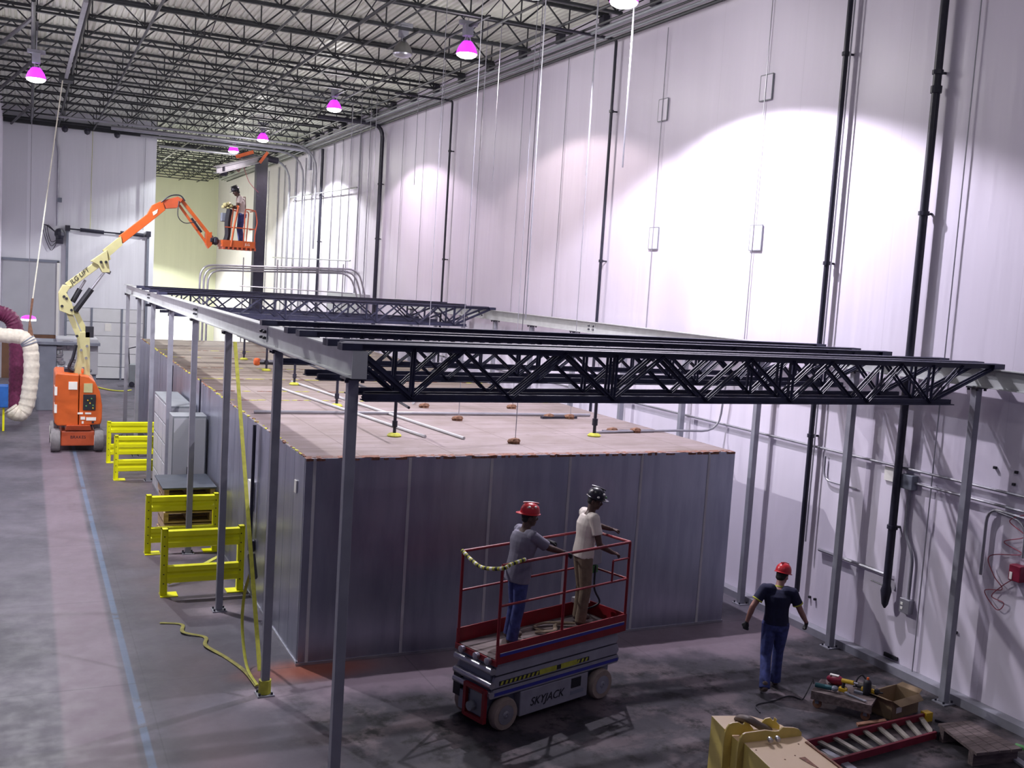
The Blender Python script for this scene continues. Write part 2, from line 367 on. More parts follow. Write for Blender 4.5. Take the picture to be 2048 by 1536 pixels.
# ------------------------------------------------------------------ roof joists
ZT = ZR-.02; ZB = ZT-.62
YJ = [19.2+2.17*k for k in range(-3, 26)]
r0 = empty('roof_joist', (0, YJ[0], ZB), 'x', 'joist', 'open web joists under the roof deck')
y0 = YJ[0]; x0, x1 = -1.6, XW-.02
mb = MB()
for s_ in (-1, 1): mb.box((x0, y0+s_*.028-.026, ZT-.065), (x1, y0+s_*.028+.026, ZT))
mb.build('top_chord', 'roofsteel', r0)
mb = MB()
for s_ in (-1, 1): mb.box((x0, y0+s_*.025-.022, ZB), (x1-.9, y0+s_*.025+.022, ZB+.055))
mb.build('bottom_chord', 'roofsteel', r0)
mb = MB(); x = x1-.9-.1; px = None; P_ = 1.22
mb.tube([(x1-.1, y0, ZT-.05), (x, y0, ZB+.03)], .014, 5)
while x > x0:
    mb.tube([(x, y0, ZB+.03), (x, y0, ZT-.03)], .018, 5); mb.tube([(x, y0, ZB+.03), (x-P_/2, y0, ZT-.03), (x-P_, y0, ZB+.03)], .024, 5); x -= P_
mb.build('web', 'roofsteel', r0)
MB().box((x1-.16, y0-.11, ZT-.30), (x1, y0+.11, ZT-.06)).build('bearing_seat', 'black', r0)
for i, y in enumerate(YJ):
    o = r0 if i == 0 else copy_tree(r0, loc=(0, y, ZB))
    o['label'] = 'open-web roof joist under the deck, %s counting from the camera' % ORD[i]
# bridging angles and conduits under the joists, running the length of the hall
def run(name, pts, r, m, label, cat, group=None, parent=None, n=8, fil=.25):
    o = MB().tube(fillet(pts, fil) if len(pts) > 2 else pts, r, n).build(name, m, parent, smooth=True)
    if parent is None: tag(o, label, cat, group)
    return o
for i, (x, z, r) in enumerate(((.10, ZB-.02, .020), (1.22, ZB-.03, .04), (2.66, ZB-.03, .035), (5.42, ZB-.02, .03), (6.85, ZB-.03, .04), (7.6, ZB-.02, .025), (9.4, ZB-.03, .03), (10.6, ZB-.03, .035))):
    run('bridging_angle', [(x, 13, z), (x, YF-.02 if x < XD else YB-.5, z)], r, 'roofsteel', 'steel bridging line under the roof joists, %s from the left wall' % ORD[i], 'bridging', 'bridging lines under the joists')
mb = MB()
for i, x in enumerate((1.22, 4.1, 6.85, 9.4)):
    mb = MB()
    for a, b_ in zip(YJ[:-1], YJ[1:]):
        mb.tube([(x+.04, a, ZB+.03), (x+.04, b_, ZT-.05)], .014, 5); mb.tube([(x+.07, a, ZT-.05), (x+.07, b_, ZB+.03)], .014, 5)
        if x < XD and b_ > YF-2.5: break
    tag(mb.build('cross_bridging', 'roofsteel'), 'zigzag of crossed braces between the roof joists, %s line from the left wall' % ORD[i], 'bracing', 'cross bracing lines')
for i, (x, r) in enumerate(((11.15, .03), (11.35, .045), (11.55, .025), (11.72, .03), (11.9, .04))):
    run('ceiling_conduit', [(x, 10, ZB-.06-.02*i), (x, 70, ZB-.06-.02*i)], r, 'cab' if i % 2 else 'roofsteel', 'long ceiling conduit beside the right wall, %s counting towards the wall' % ORD[i], 'conduit', 'conduits along the right wall top')
a, b_ = OZ(172, 2, 11.12), OZ(131, 160, 11.12)
o = empty('cable_trunking', a, 'pale overhead trunking ending in a grey junction box near the left wall', 'trunking')
MB().bar(a, b_, .10, .07).build('trunking', 'conduit', o); MB().box(tuple(b_-V((.2, .5, .08))), tuple(b_+V((.22, .1, .10)))).build('junction_box', 'roofsteel', o)
a, b_ = OZ(67, 0, 11.15), OZ(65, 235, 11.15)
run('ceiling_pipe', [a, b_], .05, 'roofsteel', 'dark pipe running straight back under the roof above the left lamp', 'pipe')
for i, (p, q) in enumerate((((0, 88), (68, 33)), ((0, 176), (68, 120)), ((6, 262), (65, 208)))):
    run('roof_brace', [OZ(*p, 11.18), OZ(*q, 11.18)], .05, 'roofsteel', 'dark slanting brace at the upper left corner, %s from the top of the photo' % ORD[i], 'brace', 'slanting braces at upper left')
# beam and ducts at the far end of the front bay
tag(MB().box((XL, YF-.35, 11.22), (XW, YF-.15, 11.5)).build('roof_beam', 'roofsteel'), 'dark steel beam across the hall above the far left wall', 'beam')
for i, (y, z, r, xl, dz) in enumerate(((46.4, 11.20, .05, 1.0, 4.6), (47.6, 11.14, .10, 3.2, .9), (48.8, 11.08, .05, 4.5, 8.5), (51.6, 11.0, .06, 5.6, 8.4))):
    run('overhead_pipe', [(xl, y, z), (XW-.35, y, z), (XW-.35, y, z-dz)], r, 'conduit', 'grey overhead pipe bending down at the right wall, %s from the camera' % ORD[i], 'pipe', 'overhead pipes at the far end', n=12, fil=1.2)
run('sprinkler_pipe', [OY(330, 290, 58), OY(600, 305, 58)], .12, 'black', 'black pipe under the rear bay roof, left of the dark steel column top', 'pipe')
# ------------------------------------------------------------------ lamps
def lamp(loc, label, col=(1, .93, 1), power=1., on=True, glow=1., size=.25, ang=138):
    o = empty('high_bay_lamp', loc, label, 'lamp', 'high bay lamps')
    x, y, z = loc
    mb = MB(); mb.box((x-.10, y-.10, z+.40), (x+.10, y+.10, z+.66)); mb.box((x-.22, y-.05, z+.64), (x+.22, y+.05, z+.74)); mb.build('ballast_housing', 'greysteel', o, bevel=.01)
    MB().box((x-.03, y-1.2, ZB-.04), (x+.03, y+1.2, ZB+.002)).build('hanger_channel', 'roofsteel', o)
    mb = MB(); mb.tube([(x, y, z+.74), (x, y, max(z+.8, ZB))], .014, 6)
    for k in range(3):
        t_ = k*2.1; mb.tube([(x+.05*math.cos(t_), y+.05*math.sin(t_), z+.42), (x+.09*math.cos(t_), y+.09*math.sin(t_), z+.26)], .012, 6)
    mb.build('hanger_rod', 'zinc', o)
    MB().lathe([(.07, .29), (.10, .285), (.14, .24), (.20, .15), (.235, .05), (.245, 0), (.235, 0), (.19, .13), (.13, .22), (.06, .27)], loc, n=28).build('reflector', 'reflector' if on else 'reflector_off', o, smooth=True)
    MB().lathe([(.232, .004), (.22, -.035), (.16, -.07), (.08, -.09), (.01, -.095)], loc, n=28).build('lens', 'lens' if on else 'zinc', o, smooth=True)
    if on:
        l = bpy.data.lights.new('bulb', 'SPOT'); l.energy = LAMP_W*power; l.color = col; l.spot_size = math.radians(ang); l.spot_blend = .16; l.shadow_soft_size = .07
        q = bpy.data.objects.new('bulb', l); COL.objects.link(q); q.parent = o; q.location = (0, 0, -.14)
        l = bpy.data.lights.new('deck_fill', 'POINT'); l.energy = LAMP_W*.06*glow; l.color = (1, .98, .93); l.shadow_soft_size = .25  # fill light added below the lens to brighten the roof deck
        q = bpy.data.objects.new('deck_fill', l); COL.objects.link(q); q.parent = o; q.location = (0, 0, -.35)
    return o
WARM = (1, .86, .84)
lamp((9.02, 15.36, 10.36), 'large glowing high bay lamp, nearest to the camera and close to the right wall', (.94, .87, 1), 1.5)
lamp((9.0, 22.2, 10.68), 'glowing high bay lamp near the right wall, second of the lit row from the camera', (1, .82, .80), .30)
lamp(tuple(OZ(805, 108, 10.95)), 'unlit grey high bay lamp hanging left of the second lit lamp', on=False)
lamp((9.0, 33.4, 10.86), 'magenta-fringed glowing high bay lamp near the right wall, third lit one from the camera', (1, .82, .93), .55)
lamp((9.0, 44.6, 10.98), 'small glowing high bay lamp, right of the close pair above the basket lift', (1, 1, 1), 1.5)
lamp(tuple(OY(467, 303, 50.1)), 'small glowing high bay lamp, left of the close pair above the basket lift', (.97, 1, .98), 1.5)
lamp(tuple(OZ(72, 158, 10.05)), 'magenta-fringed glowing high bay lamp hanging at the upper left over the aisle', (.97, .97, 1), 1.5)
lamp(tuple(OZ(90, -14, 10.1)), 'high bay lamp cut by the top left edge of the photo', (1, .97, 1), 1.7)
lamp(tuple(OZ(1068, -14, 10.4)), 'high bay lamp cut by the top edge of the photo, left of the largest lamp', (.85, .85, 1), .35)
lamp((6.3, 61.5, 10.5), 'added lamp lighting the yellowish rear bay, unseen behind the far left wall', (1, 1, .80), 1.3)  # lamp added out of view to light the rear bay
lamp((6.3, 68.5, 8.3), 'added lower lamp lighting the rear bay, unseen behind the far left wall', (.97, 1, .86), 1.5)  # second added lamp, kept out of sight behind the wall
# unseen lamps added near the camera to light the foreground
lamp((.3, 8.0, 10.2), 'added unseen fill lamp over the aisle beside the photographer', (.94, .95, 1), .07)
lamp((7.2, 2.5, 10.3), 'added unseen fill lamp on the right, level with the photographer', (.94, .90, 1), .02)
# ------------------------------------------------------------------ platform steelwork
XC, XR_, ZC, BH = 2.90, 11.86, 4.52, .27
def ibeam_y(x, y0, y1, z0, h, wd, m, name, parent):
    mb = MB(); mb.box((x-wd/2, y0, z0), (x+wd/2, y1, z0+.014)); mb.box((x-wd/2, y0, z0+h-.014), (x+wd/2, y1, z0+h)); mb.box((x-.006, y0, z0+.014), (x+.006, y1, z0+h-.014))
    return mb.build(name, m, parent)
def edge_beam(x, y0, y1, spl, label, side):
    o = empty('edge_beam', (x, y0, ZC), label, 'beam', 'edge beams of the platform')
    ibeam_y(x, y0, y1, ZC, BH, .15, 'beamgrey', 'beam', o)
    MB().box((x-.075, y0-.004, ZC), (x+.075, y0+.008, ZC+BH)).build('end_plate', 'beamgrey', o)
    for y in spl:
        mb = MB(); mb.box((x+side*.006-.008, y-.16, ZC+.04), (x+side*.006+.008, y+.16, ZC+BH-.04))
        q = mb.build('splice_plate', 'beamgrey', o); mb = MB()
        for dy in (-.10, .10):
            for dz in (.09, .17): mb.lathe([(.02, 0), (.02, .03), (.012, .045)], (x+side*.014, y+dy, ZC+dz), (side, 0, 0), 8)
        mb.build('bolt', 'black', q)
    return o
edge_beam(XC, 9.42, 34.6, (13.71, 19.78, 27.83), 'grey edge beam on the left row of columns', -1)
edge_beam(XR_, 5.4, 34.6, (14.0, 20.6, 27.0), 'grey edge beam on the right row of columns by the wall', -1)
def column(x, y, label, group, first=None):
    if first is not None:
        o = copy_tree(first, loc=(x, y, 0)); o['label'] = label; return o
    o = empty('platform_column', (x, y, 0), label, 'column', group)
    MB().box((x-.052, y-.052, .015), (x+.052, y+.052, ZC-.02)).build('post', 'greysteel', o, bevel=.008)
    MB().box((x-.11, y-.11, 0), (x+.11, y+.11, .016)).build('base_plate', 'greysteel', o)
    MB().box((x-.10, y-.10, ZC-.022), (x+.10, y+.10, ZC-.002)).build('cap_plate', 'black', o)
    for dx in (-1, 1):
        mb = MB()
        for dy in (-1, 1): mb.lathe([(.02, 0), (.02, .03)], (x+dx*.08, y+dy*.07, ZC-.052), (0, 0, 1), 6); mb.lathe([(.016, 0), (.016, .03)], (x+dx*.08, y+dy*.07, .016), (0, 0, 1), 6)
        mb.build('bolt', 'black', o)
    return o
GL = 'left row of platform columns'; LY = [9.63]+[12.893+3.518*i for i in range(7)]
c0 = column(XC, LY[0], 'grey square column nearest to the camera, left row, foot cut by the photo', GL)
cl = ['grey square column, second of the left row, yellow strap round its foot', 'grey square column, third of the left row, before the near yellow guard rail', 'grey square column, fourth of the left row, beside the pallet stack', 'grey square column, fifth of the left row, beside the near grey cabinet', 'grey square column, sixth of the left row', 'grey square column, seventh of the left row', 'farthest grey square column of the left row']
for y, l in zip(LY[1:], cl): column(XC, y, l, GL, c0)
GR = 'right row of platform columns'
for i in range(12):
    y = 7.6+2.3*i
    column(XR_, y, 'grey column against the right wall, %s of that row counting from the camera' % ORD[i], GR, c0)['group'] = GR
# open web joists across the platform, staged in bundles
JL = 9.25
J = empty('platform_joist', (0, 0, 0), 'x', 'joist', 'dark joists lying on the platform beams')
zt, zb = .34, -.22      # relative to ZC
mb = MB()
for s_ in (-1, 1): mb.box((0, s_*.045-.035, zt-.012), (JL, s_*.045+.035, zt)); mb.box((0, s_*.016-.006, zt-.07), (JL, s_*.016+.006, zt-.012))
mb.build('top_chord', 'joist', J)
mb = MB()
for s_ in (-1, 1): mb.box((.25, s_*.045-.035, zb), (JL-.9, s_*.045+.035, zb+.012)); mb.box((.25, s_*.016-.006, zb+.012), (JL-.9, s_*.016+.006, zb+.07))
mb.build('bottom_chord', 'joist', J)
for xx in (0, JL-.2): MB().box((xx, -.08, BH+.001), (xx+.2, .08, zt-.012)).build('joist_seat', 'joist', J)
nodes = [.75, 1.85, 3.1, 4.35, 5.6, 6.85, 7.95]
def web(a, b_, w_=.027):
    mb = MB()
    for s_ in (-1, 1): mb.bar((a[0], s_*.030, a[1]), (b_[0], s_*.030, b_[1]), .010, w_, (1, 0, 0) if abs(a[0]-b_[0]) < .01 else (0, 0, 1)); mb.bar((a[0], s_*.042, a[1]), (b_[0], s_*.042, b_[1]), .028, .007, (1, 0, 0) if abs(a[0]-b_[0]) < .01 else (0, 0, 1))
    return mb.build('web_member', 'joist', J)
web((.12, zt-.04), (nodes[0], zb+.03), .05)
for a, b_ in zip(nodes[:-1], nodes[1:]):
    mdl = (a+b_)/2; web((a, zb+.03), (mdl, zt-.04)); web((mdl, zt-.04), (b_, zb+.03))
web((nodes[-1], zb+.03), (JL-.75, zt-.04)); web((nodes[-1], zb+.03), (JL-.1, zt-.04), .045)
for a in nodes[:1]+nodes[2:5:2]+nodes[-1:]: web((a, zb+.03), (a+.01, zt-.04), .03)
KIDS[J.name] = kids(J)
JJ = [(2.72, 9.50, 9.66, 'front one of the near bundle, nearest to the camera'), (2.79, 9.68, 10.05, 'second of the near bundle of three'), (2.72, 10.03, 10.58, 'rearmost of the near bundle of three'),
      (2.76, 11.36, 11.70, 'first of the three behind the near bundle'), (2.74, 11.85, 12.33, 'middle one of the three behind the near bundle'), (2.76, 13.35, 13.14, 'last of the three behind the near bundle'),
      (2.76, 24.9, 26.25, 'nearest of the far group, at a slight slant'), (2.76, 26.6, 26.9, 'second of the far group'), (2.76, 28.45, 28.6, 'third of the far group'), (2.78, 30.1, 30.2, 'rearmost of the far group')]
for i, (xl, yl, yr, l) in enumerate(JJ):
    rz = math.atan2(yr-yl, JL); loc = (xl, yl, ZC)
    o = J if i == 0 else copy_tree(J, loc=loc, rz=rz)
    o.location = loc; o.rotation_euler = (0, 0, rz); o['label'] = 'dark open-web joist across the platform, '+l
# ------------------------------------------------------------------ the big galvanised box
BX0, BX1, BY0, BY1, BZ = 3.53, 10.87, 13.75, 36.4, 2.95
box = empty('insulated_metal_room', (BX0, BY0, 0), 'big low galvanised sheet metal room in the middle of the hall, board roof', 'metal room')
sx = [BX0, 3.66, 5.06, 6.36, 7.70, 9.02, 10.34, BX1]
for i, (a, b_) in enumerate(zip(sx[:-1], sx[1:])):
    MB().box((a+.004, BY0, .02), (b_-.004, BY0+.04, BZ)).build('wall_panel', 'galv', box)
for a in sx[1:-1]: MB().box((a-.022, BY0-.006, .02), (a+.022, BY0+.002, BZ-.01)).build('seam_strip', 'white', box)
y = BY0
ys = [BY0]; k = 0
while ys[-1] < BY1-.5: ys.append(ys[-1]+(.62, .55, 1.15, .6, 1.15)[k % 5]); k += 1
ys[-1] = BY1
for a, b_ in zip(ys[:-1], ys[1:]): MB().box((BX0, a+.006 if a > BY0 else a+.045, .02), (BX0+.04, b_-.006, BZ)).build('wall_panel', 'galv', box)
mb = MB()
mb.box((BX0+.05, BY0+.05, 0), (BX1-.05, BY1-.05, BZ-.1)); mb.build('core', 'cab', box)
MB().box((BX1-.04, BY0+.045, .02), (BX1, BY1, BZ)).build('wall_panel', 'galv', box)
MB().box((BX0+.045, BY1-.04, .02), (BX1-.045, BY1, BZ)).build('wall_panel', 'galv', box)
mb = MB(); mb.box((BX0-.02, BY0-.015, .0), (BX1+.01, BY0+.05, .035)); mb.box((BX0-.015, BY0, 0), (BX0+.03, BY1, .035)); mb.build('base_channel', 'zinc', box)
# roof boards with a ragged front edge
mb = MB(); top = []; bot = []; random.seed(3)
nx = 120; vs = []; fs = []
for i in range(nx+1):
    x = BX0+.005+(BX1-BX0-.01)*i/nx; e = random.uniform(-.012, .018)
    vs += [(x, BY0-.006+e, BZ-.035), (x, BY0-.006+e, BZ+random.uniform(-.012, .012)), (x, BY0+.18, BZ+.004)]
for i in range(nx):
    p = i*3; fs += [(p, p+3, p+4, p+1), (p+1, p+4, p+5, p+2)]
mb.add(vs, fs); mb.build('board_edge', 'rust', box)
MB().box((BX0+.01, BY0+.10, BZ-.03), (BX1-.01, BY1-.01, BZ+.003)).build('roof_board', 'board', box)
mb = MB(); random.seed(5)
for i in range(240):                                                  # foam and tar along the left roof edge
    y = BY0+.1+(BY1-BY0-.3)*random.random(); r = random.uniform(.015, .05)
    mb.ball((BX0+.02+random.uniform(-.01, .03), y, BZ+.005), (r*.7, r*1.6, r*.45), 6, 0 if random.random() < .6 else 1)
tag(mb.build('foam_sealant', ['rust', 'strap'], box), kind='stuff')
mb = MB()
for y in (20.1, 21.6, 24.0, 26.6, 29.5, 32.0):
    for i in range(46):
        x = BX0+.1+(BX1-BX0-.2)*i/46+random.uniform(-.05, .05)
        if random.random() < .7: mb.ball((x, y+random.uniform(-.03, .03), BZ+.004), (.10, .03, .012), 6, 0 if random.random() < .5 else 1)
tag(mb.build('seam_foam', ['strap', 'rust'], box), kind='stuff')
MB().box((3.47, 17.05, 1.45), (3.525, 17.35, 1.95)).build('switch_plate', 'signwhite', box)
MB().box((3.51, 14.15, 2.38), (3.529, 14.27, 2.56)).build('small_sticker', 'signwhite', box)
mb = MB(); mb.tube([(3.46, 16.9, .9), (3.46, 16.9, 2.95)], .03, 8); mb.box((3.43, 16.83, .82), (3.52, 16.97, 1.0)); mb.build('door_hardware', 'black', box)
mb = MB(); mb.tube([(3.48, 22.9, 2.2), (3.48, 22.9, 3.05)], .02, 6); mb.tube([(3.48, 27.6, 1.7), (3.48, 27.6, 2.9)], .025, 6); mb.build('side_pipe', 'black', box)
# sprinkler drop line on the roof
for i, (x, y) in enumerate(((5.44, 15.6), (5.50, 19.25), (5.55, 22.95), (5.58, 26.1), (5.60, 29.2))):
    o = empty('sprinkler_riser', (x, y, BZ), 'black riser on yellow base, %s of the left roof line from the camera' % ORD[i], 'riser', 'black pipe risers on the roof')
    mb = MB(); mb.lathe([(.11, .0), (.12, .02), (.09, .05), (.05, .06)], (x, y, BZ+.003), n=14); mb.build('base', 'strap', o)
    MB().tube([(x, y, BZ+.05), (x, y, BZ+.60)], .028, 8).build('pipe', 'black', o, smooth=True)
    MB().lathe([(.045, 0), (.045, .10)], (x, y, BZ+.16), n=10).build('collar', 'black', o, smooth=True)
pp = [(5.62, 30.4, BZ+.60), (5.44, 15.6, BZ+.60), (5.43, 14.95, BZ+.56)]
run('branch_pipe', pp, .022, 'black', 'black branch pipe along the tops of the left roof risers', 'pipe')
run('roof_main_pipe', [(5.4, 26.2, BZ+.22), (10.6, 26.4, BZ+.22)], .07, 'black', 'thick black pipe with orange end lying across the far part of the roof', 'pipe')
o = bpy.data.objects['roof_main_pipe']
for x in (5.36, 5.9, 7.2): MB().lathe([(.08, -.07), (.10, -.03), (.10, .03), (.08, .07)], (x, 26.22, BZ+.22), (1, .04, 0), 14).build('coupling', 'orangefit', o, smooth=True)
run('roof_cross_pipe', [(3.7, 18.2, BZ+.04), (10.4, 17.9, BZ+.04)], .03, 'conduit', 'grey pipe lying straight across the roof behind the nearest left riser', 'pipe')
for i, (x0_, y0_, x1_, y1_) in enumerate(((5.0, 22.3, 5.9, 15.4), (5.6, 23.4, 6.5, 15.2), (8.1, 21.5, 7.2, 19.6))):
    run('loose_conduit', [(x0_, y0_, BZ+.03), (x1_, y1_, BZ+.03)], .025, 'white', 'white loose pipe lying on the roof boards, %s from the left' % ORD[i], 'pipe', 'white pipes on the roof')
o = empty('sprinkler_riser', (9.09, 15.45, BZ), 'taller black riser on a yellow base near the front right of the roof', 'riser', 'black pipe risers on the roof')
MB().lathe([(.11, .0), (.12, .02), (.09, .05), (.05, .06)], (9.09, 15.45, BZ+.003), n=14).build('base', 'strap', o)
MB().tube([(9.09, 15.45, BZ+.05), (9.09, 15.45, BZ+1.0)], .03, 8).build('pipe', 'black', o, smooth=True)
MB().lathe([(.05, 0), (.05, .12)], (9.09, 15.45, BZ+.2), n=10).build('collar', 'black', o, smooth=True)
for i, (x, y) in enumerate(((7.22, 14.77), (7.28, 17.34), (7.29, 19.13), (9.78, 17.6), (9.2, 19.05), (10.2, 15.82), (9.72, 15.85), (9.35, 17.65))):
    o = empty('hanger_block', (x, y, BZ), 'brown hanger block on the roof boards, %s counting from the camera' % ORD[i], 'hanger', 'brown hanger blocks on the roof')
    mb = MB(); mb.ball((x, y, BZ+.05), (.10, .07, .055), 8); mb.ball((x-.05, y+.03, BZ+.04), (.08, .06, .05), 8); mb.box((x-.06, y-.05, BZ+.003), (x+.06, y+.05, BZ+.08)); mb.build('block', 'brown', o)
    if i < 5: MB().tube([(x, y, BZ+.05), (x, y, ZT)], .007, 5).build('rod', 'conduit', o)
for i, (x0_, x1_, y) in enumerate(((9.5, 10.6, 15.84), (9.15, 9.95, 17.62), (6.6, 7.5, 24.5))):
    tag(MB().bar((x0_, y, BZ+.025), (x1_, y+.04, BZ+.025), .08, .05).build('strut_channel', 'black'), 'black strut channel lying under the brown blocks, %s from the camera' % ORD[i], 'channel', 'black channels on the roof')
run('roof_conduit', [(9.3, 15.75, BZ+.03), (11.2, 15.9, BZ+.03), (12.0, 15.75, BZ+.03), (12.0, 15.6, 4.2)], .022, 'conduit', 'grey conduit running off the roof corner and up beside the right wall', 'conduit', fil=.35)
# rack of bent conduits behind the room
o = empty('conduit_frame', (8.4, 36.8, 0), 'rack of grey conduits bent over behind the metal room', 'conduit rack')
for k in range(3):
    d = .14*k
    MB().tube(fillet([(5.45+d, 36.75+.05*k, .02), (5.45+d, 36.75+.05*k, 5.55-d*.6), (11.1-d, 36.75+.05*k, 5.75-d*.6), (11.45-d, 36.75+.05*k, 4.6), (11.45-d, 36.75+.05*k, .05)], .45), .035, 8).build('conduit', 'zinc', o, smooth=True)
for x in (6.9, 8.1, 9.6, 10.5): MB().tube([(x, 36.7, 5.9), (x, 36.7, .02)], .02, 6).build('support_rod', 'conduit', o)
for z in (4.9, 4.5): MB().tube([(6.8, 36.7, z), (10.9, 36.7, z-.05)], .02, 6).build('cross_rod', 'conduit', o)
for z, a_, b2 in ((3.35, 6.3, 8.0), (3.35, 8.2, 10.0)): MB().tube([(a_, 36.55, z), (b2, 36.55, z)], .06, 8).build('short_pipe', 'cab', o, smooth=True)
# dark steel column being erected
a, b_ = OY(524, 322, 37.5), OY(512, 600, 37.5); cx = (a.x+b_.x)/2
o = empty('wide_flange_column', (cx, 37.5, 0), 'tall dark steel H column behind the basket lift', 'column')
mb = MB(); h = a.z
mb.box((cx-.19, 37.30, 0), (cx+.19, 37.33, h)); mb.box((cx-.19, 37.67, 0), (cx+.19, 37.70, h)); mb.box((cx-.012, 37.33, 0), (cx+.012, 37.67, h)); mb.box((cx-.19, 37.33, .02), (cx-.17, 37.67, h)); mb.build('shaft', 'black', o)
a = OY(433, 340, 34.6); a2 = OY(520, 318, 37.5)
mb = MB(); mb.bar(a+V((0, 0, .10)), a2+V((0, 0, .10)), .22, .02); mb.bar(a-V((0, 0, .10)), a2-V((0, 0, .10)), .22, .02); mb.bar(a, a2, .02, .2); mb.build('header_beam', 'beamgrey', o)
mb = MB(); mb.bar((cx-.75, 37.45, h+.10), (cx+.2, 37.5, h+.02), .22, .22); mb.build('splice_beam', 'black', o)
MB().tube([(cx+.2, 37.6, h+.12), (cx+.6, 37.7, h+.08)], .12, 10).build('stub_pipe', 'black', o)
mb = MB()
for t_ in (0,): mb.bar((cx-.95, 37.25, h+.02), (cx-.35, 37.25, h+.26), .03, .12)
mb.bar((cx-.12, 37.25, h-.1), (cx+.15, 37.25, h+.3), .03, .1); mb.build('tension_strap', 'orangefit', o)
MB().tube(catmull([(cx-.8, 37.2, h+.0), (cx-.95, 37.1, h-.35), (cx-.85, 37.1, h-.5), (cx-.75, 37.1, h-.2), (cx-.5, 37.1, h-.8), (cx-.15, 37.1, h-1.15)]), .012, 5).build('hanging_cord', 'wirered', o)
MB().tube([OY(446, 332, 35.0), OY(446, 345, 35.0)], .07, 8).build('drop_pipe', 'black', o); MB().tube([OY(440, 347, 35.0), OY(453, 348, 35.0)], .07, 8).build('pipe_stub', 'black', o)
# ------------------------------------------------------------------ yellow guard rails
def guard(x0, x1, y, label, h=1.14):
    o = empty('guard_rail', ((x0+x1)/2, y, 0), label, 'guard rail', 'yellow guard rails along the metal room')
    for x, s_ in ((x0, 1), (x1, -1)):
        mb = MB(); mb.box((x, y-.055, .012), (x+s_*.012, y+.055, h)); mb.box((x+s_*.10, y-.055, .012), (x+s_*.112, y+.055, h)); mb.box((x, y-.008, .012), (x+s_*.11, y+.008, h)); mb.box((min(x, x+s_*.112), y-.055, h-.012), (max(x, x+s_*.112), y+.055, h))
        mb.build('post', 'yellow', o)
        MB().box((min(x-.0*s_, x+s_*.28), y-.13, 0), (max(x, x+s_*.28), y+.13, .014)).build('foot_plate', 'yellow', o)
        for k in range(6): MB().lathe([(.011, 0), (.011, .008)], (x+s_*.055, y-.0085, .2+.16*k), (0, -1, 0), 6).build('bolt_hole', 'ink', o)
    for z0 in (h-.32, .22):
        H = .31; pr = [(0, 0), (-.045, .02), (-.045, .10), (0, .135), (0, .175), (-.045, .21), (-.045, .29), (0, H), (.012, H), (.012, 0)]
        a, b_ = min(x0, x1)+.10, max(x0, x1)-.10
        MB().prism([(a, y-.062+q[0], z0+q[1]) for q in pr], (b_-a, 0, 0)).build('rail', 'yellow', o)
    return o
guard(2.10, 3.46, 17.40, 'yellow two-rail guard barrier nearest to the camera, beside the corner of the metal room')
guard(2.12, 3.47, 20.05, 'yellow guard barrier directly before the stack of pallets')
guard(2.08, 3.40, 27.20, 'yellow guard barrier before the taller grey cabinet, third from the camera')
guard(2.07, 3.40, 29.60, 'farthest yellow guard barrier, close to the orange boom lift')
tag(MB().bar((2.3, 17.9, .05), (3.3, 18.6, .30), .08, .02).build('leaning_bar', 'strap'), 'pale yellow bar lying behind the near guard barrier', 'bar')
# pallets with a dark sheet
random.seed(2)
for k in range(5):
    y0_, y1_ = 20.45, 21.55; x0_, x1_ = 2.50+.02*(k % 2), 3.46; z = .0+k*.235; 
    o = empty('pallet', (3.0, 21, z), 'wooden pallet beside the metal room, %s of the stack counting from the floor' % ORD[k], 'pallet', 'stack of pallets')
    for j in range(7): MB().box((x0_, y0_+j*.16, z+.195), (x1_, y0_+j*.16+.11, z+.215)).build('deck_board', 'wood', o)
    for j in range(3): MB().box((x0_+j*(x1_-x0_-.09)/2, y0_, z+.035), (x0_+j*(x1_-x0_-.09)/2+.09, y1_, z+.195)).build('stringer', 'wood', o)
    for j in range(3): MB().box((x0_, y0_+j*.48, z+.012), (x1_, y0_+j*.48+.10, z+.035)).build('base_board', 'wood', o)
tag(MB().box((2.46, 20.38, 1.155), (3.48, 21.75, 1.185)).build('rubber_sheet', 'darkmat'), 'dark flat sheet lying on top of the pallet stack', 'sheet')
# cabinets
def cabinet(x0, x1, y0, y1, z1, label, nd, grid):
    o = empty('steel_cabinet', ((x0+x1)/2, y0, 0), label, 'cabinet', 'grey cabinets against the metal room')
    MB().box((x0, y0+.02, 0), (x1, y1, z1)).build('cabinet_body', 'cab', o, bevel=.01)
    wd = (x1-x0-.04)/nd
    for i in range(nd):
        MB().box((x0+.02+i*wd+.006, y0, .08), (x0+.02+(i+1)*wd-.006, y0+.018, z1-.05)).build('door', 'bluegrey', o)
    if grid:
        for j in range(3):
            for i in range(5): MB().box((x0-.014, y0+.12+j*(y1-y0-.2)/3, .1+i*.45), (x0, y0+.05+(j+1)*(y1-y0-.2)/3, .50+i*.45)).build('side_panel', 'bluegrey', o)
    MB().box((x0+wd-.02, y0-.03, z1*.45), (x0+wd+.0, y0, z1*.55)).build('handle', 'black', o)
cabinet(2.80, 3.49, 21.9, 22.5, 2.38, 'grey steel cabinet nearest to the camera, just behind the pallets', 2, False)
cabinet(2.93, 3.47, 23.6, 26.4, 2.36, 'long grey cabinet with panelled side, behind the nearer cabinet', 1, True)
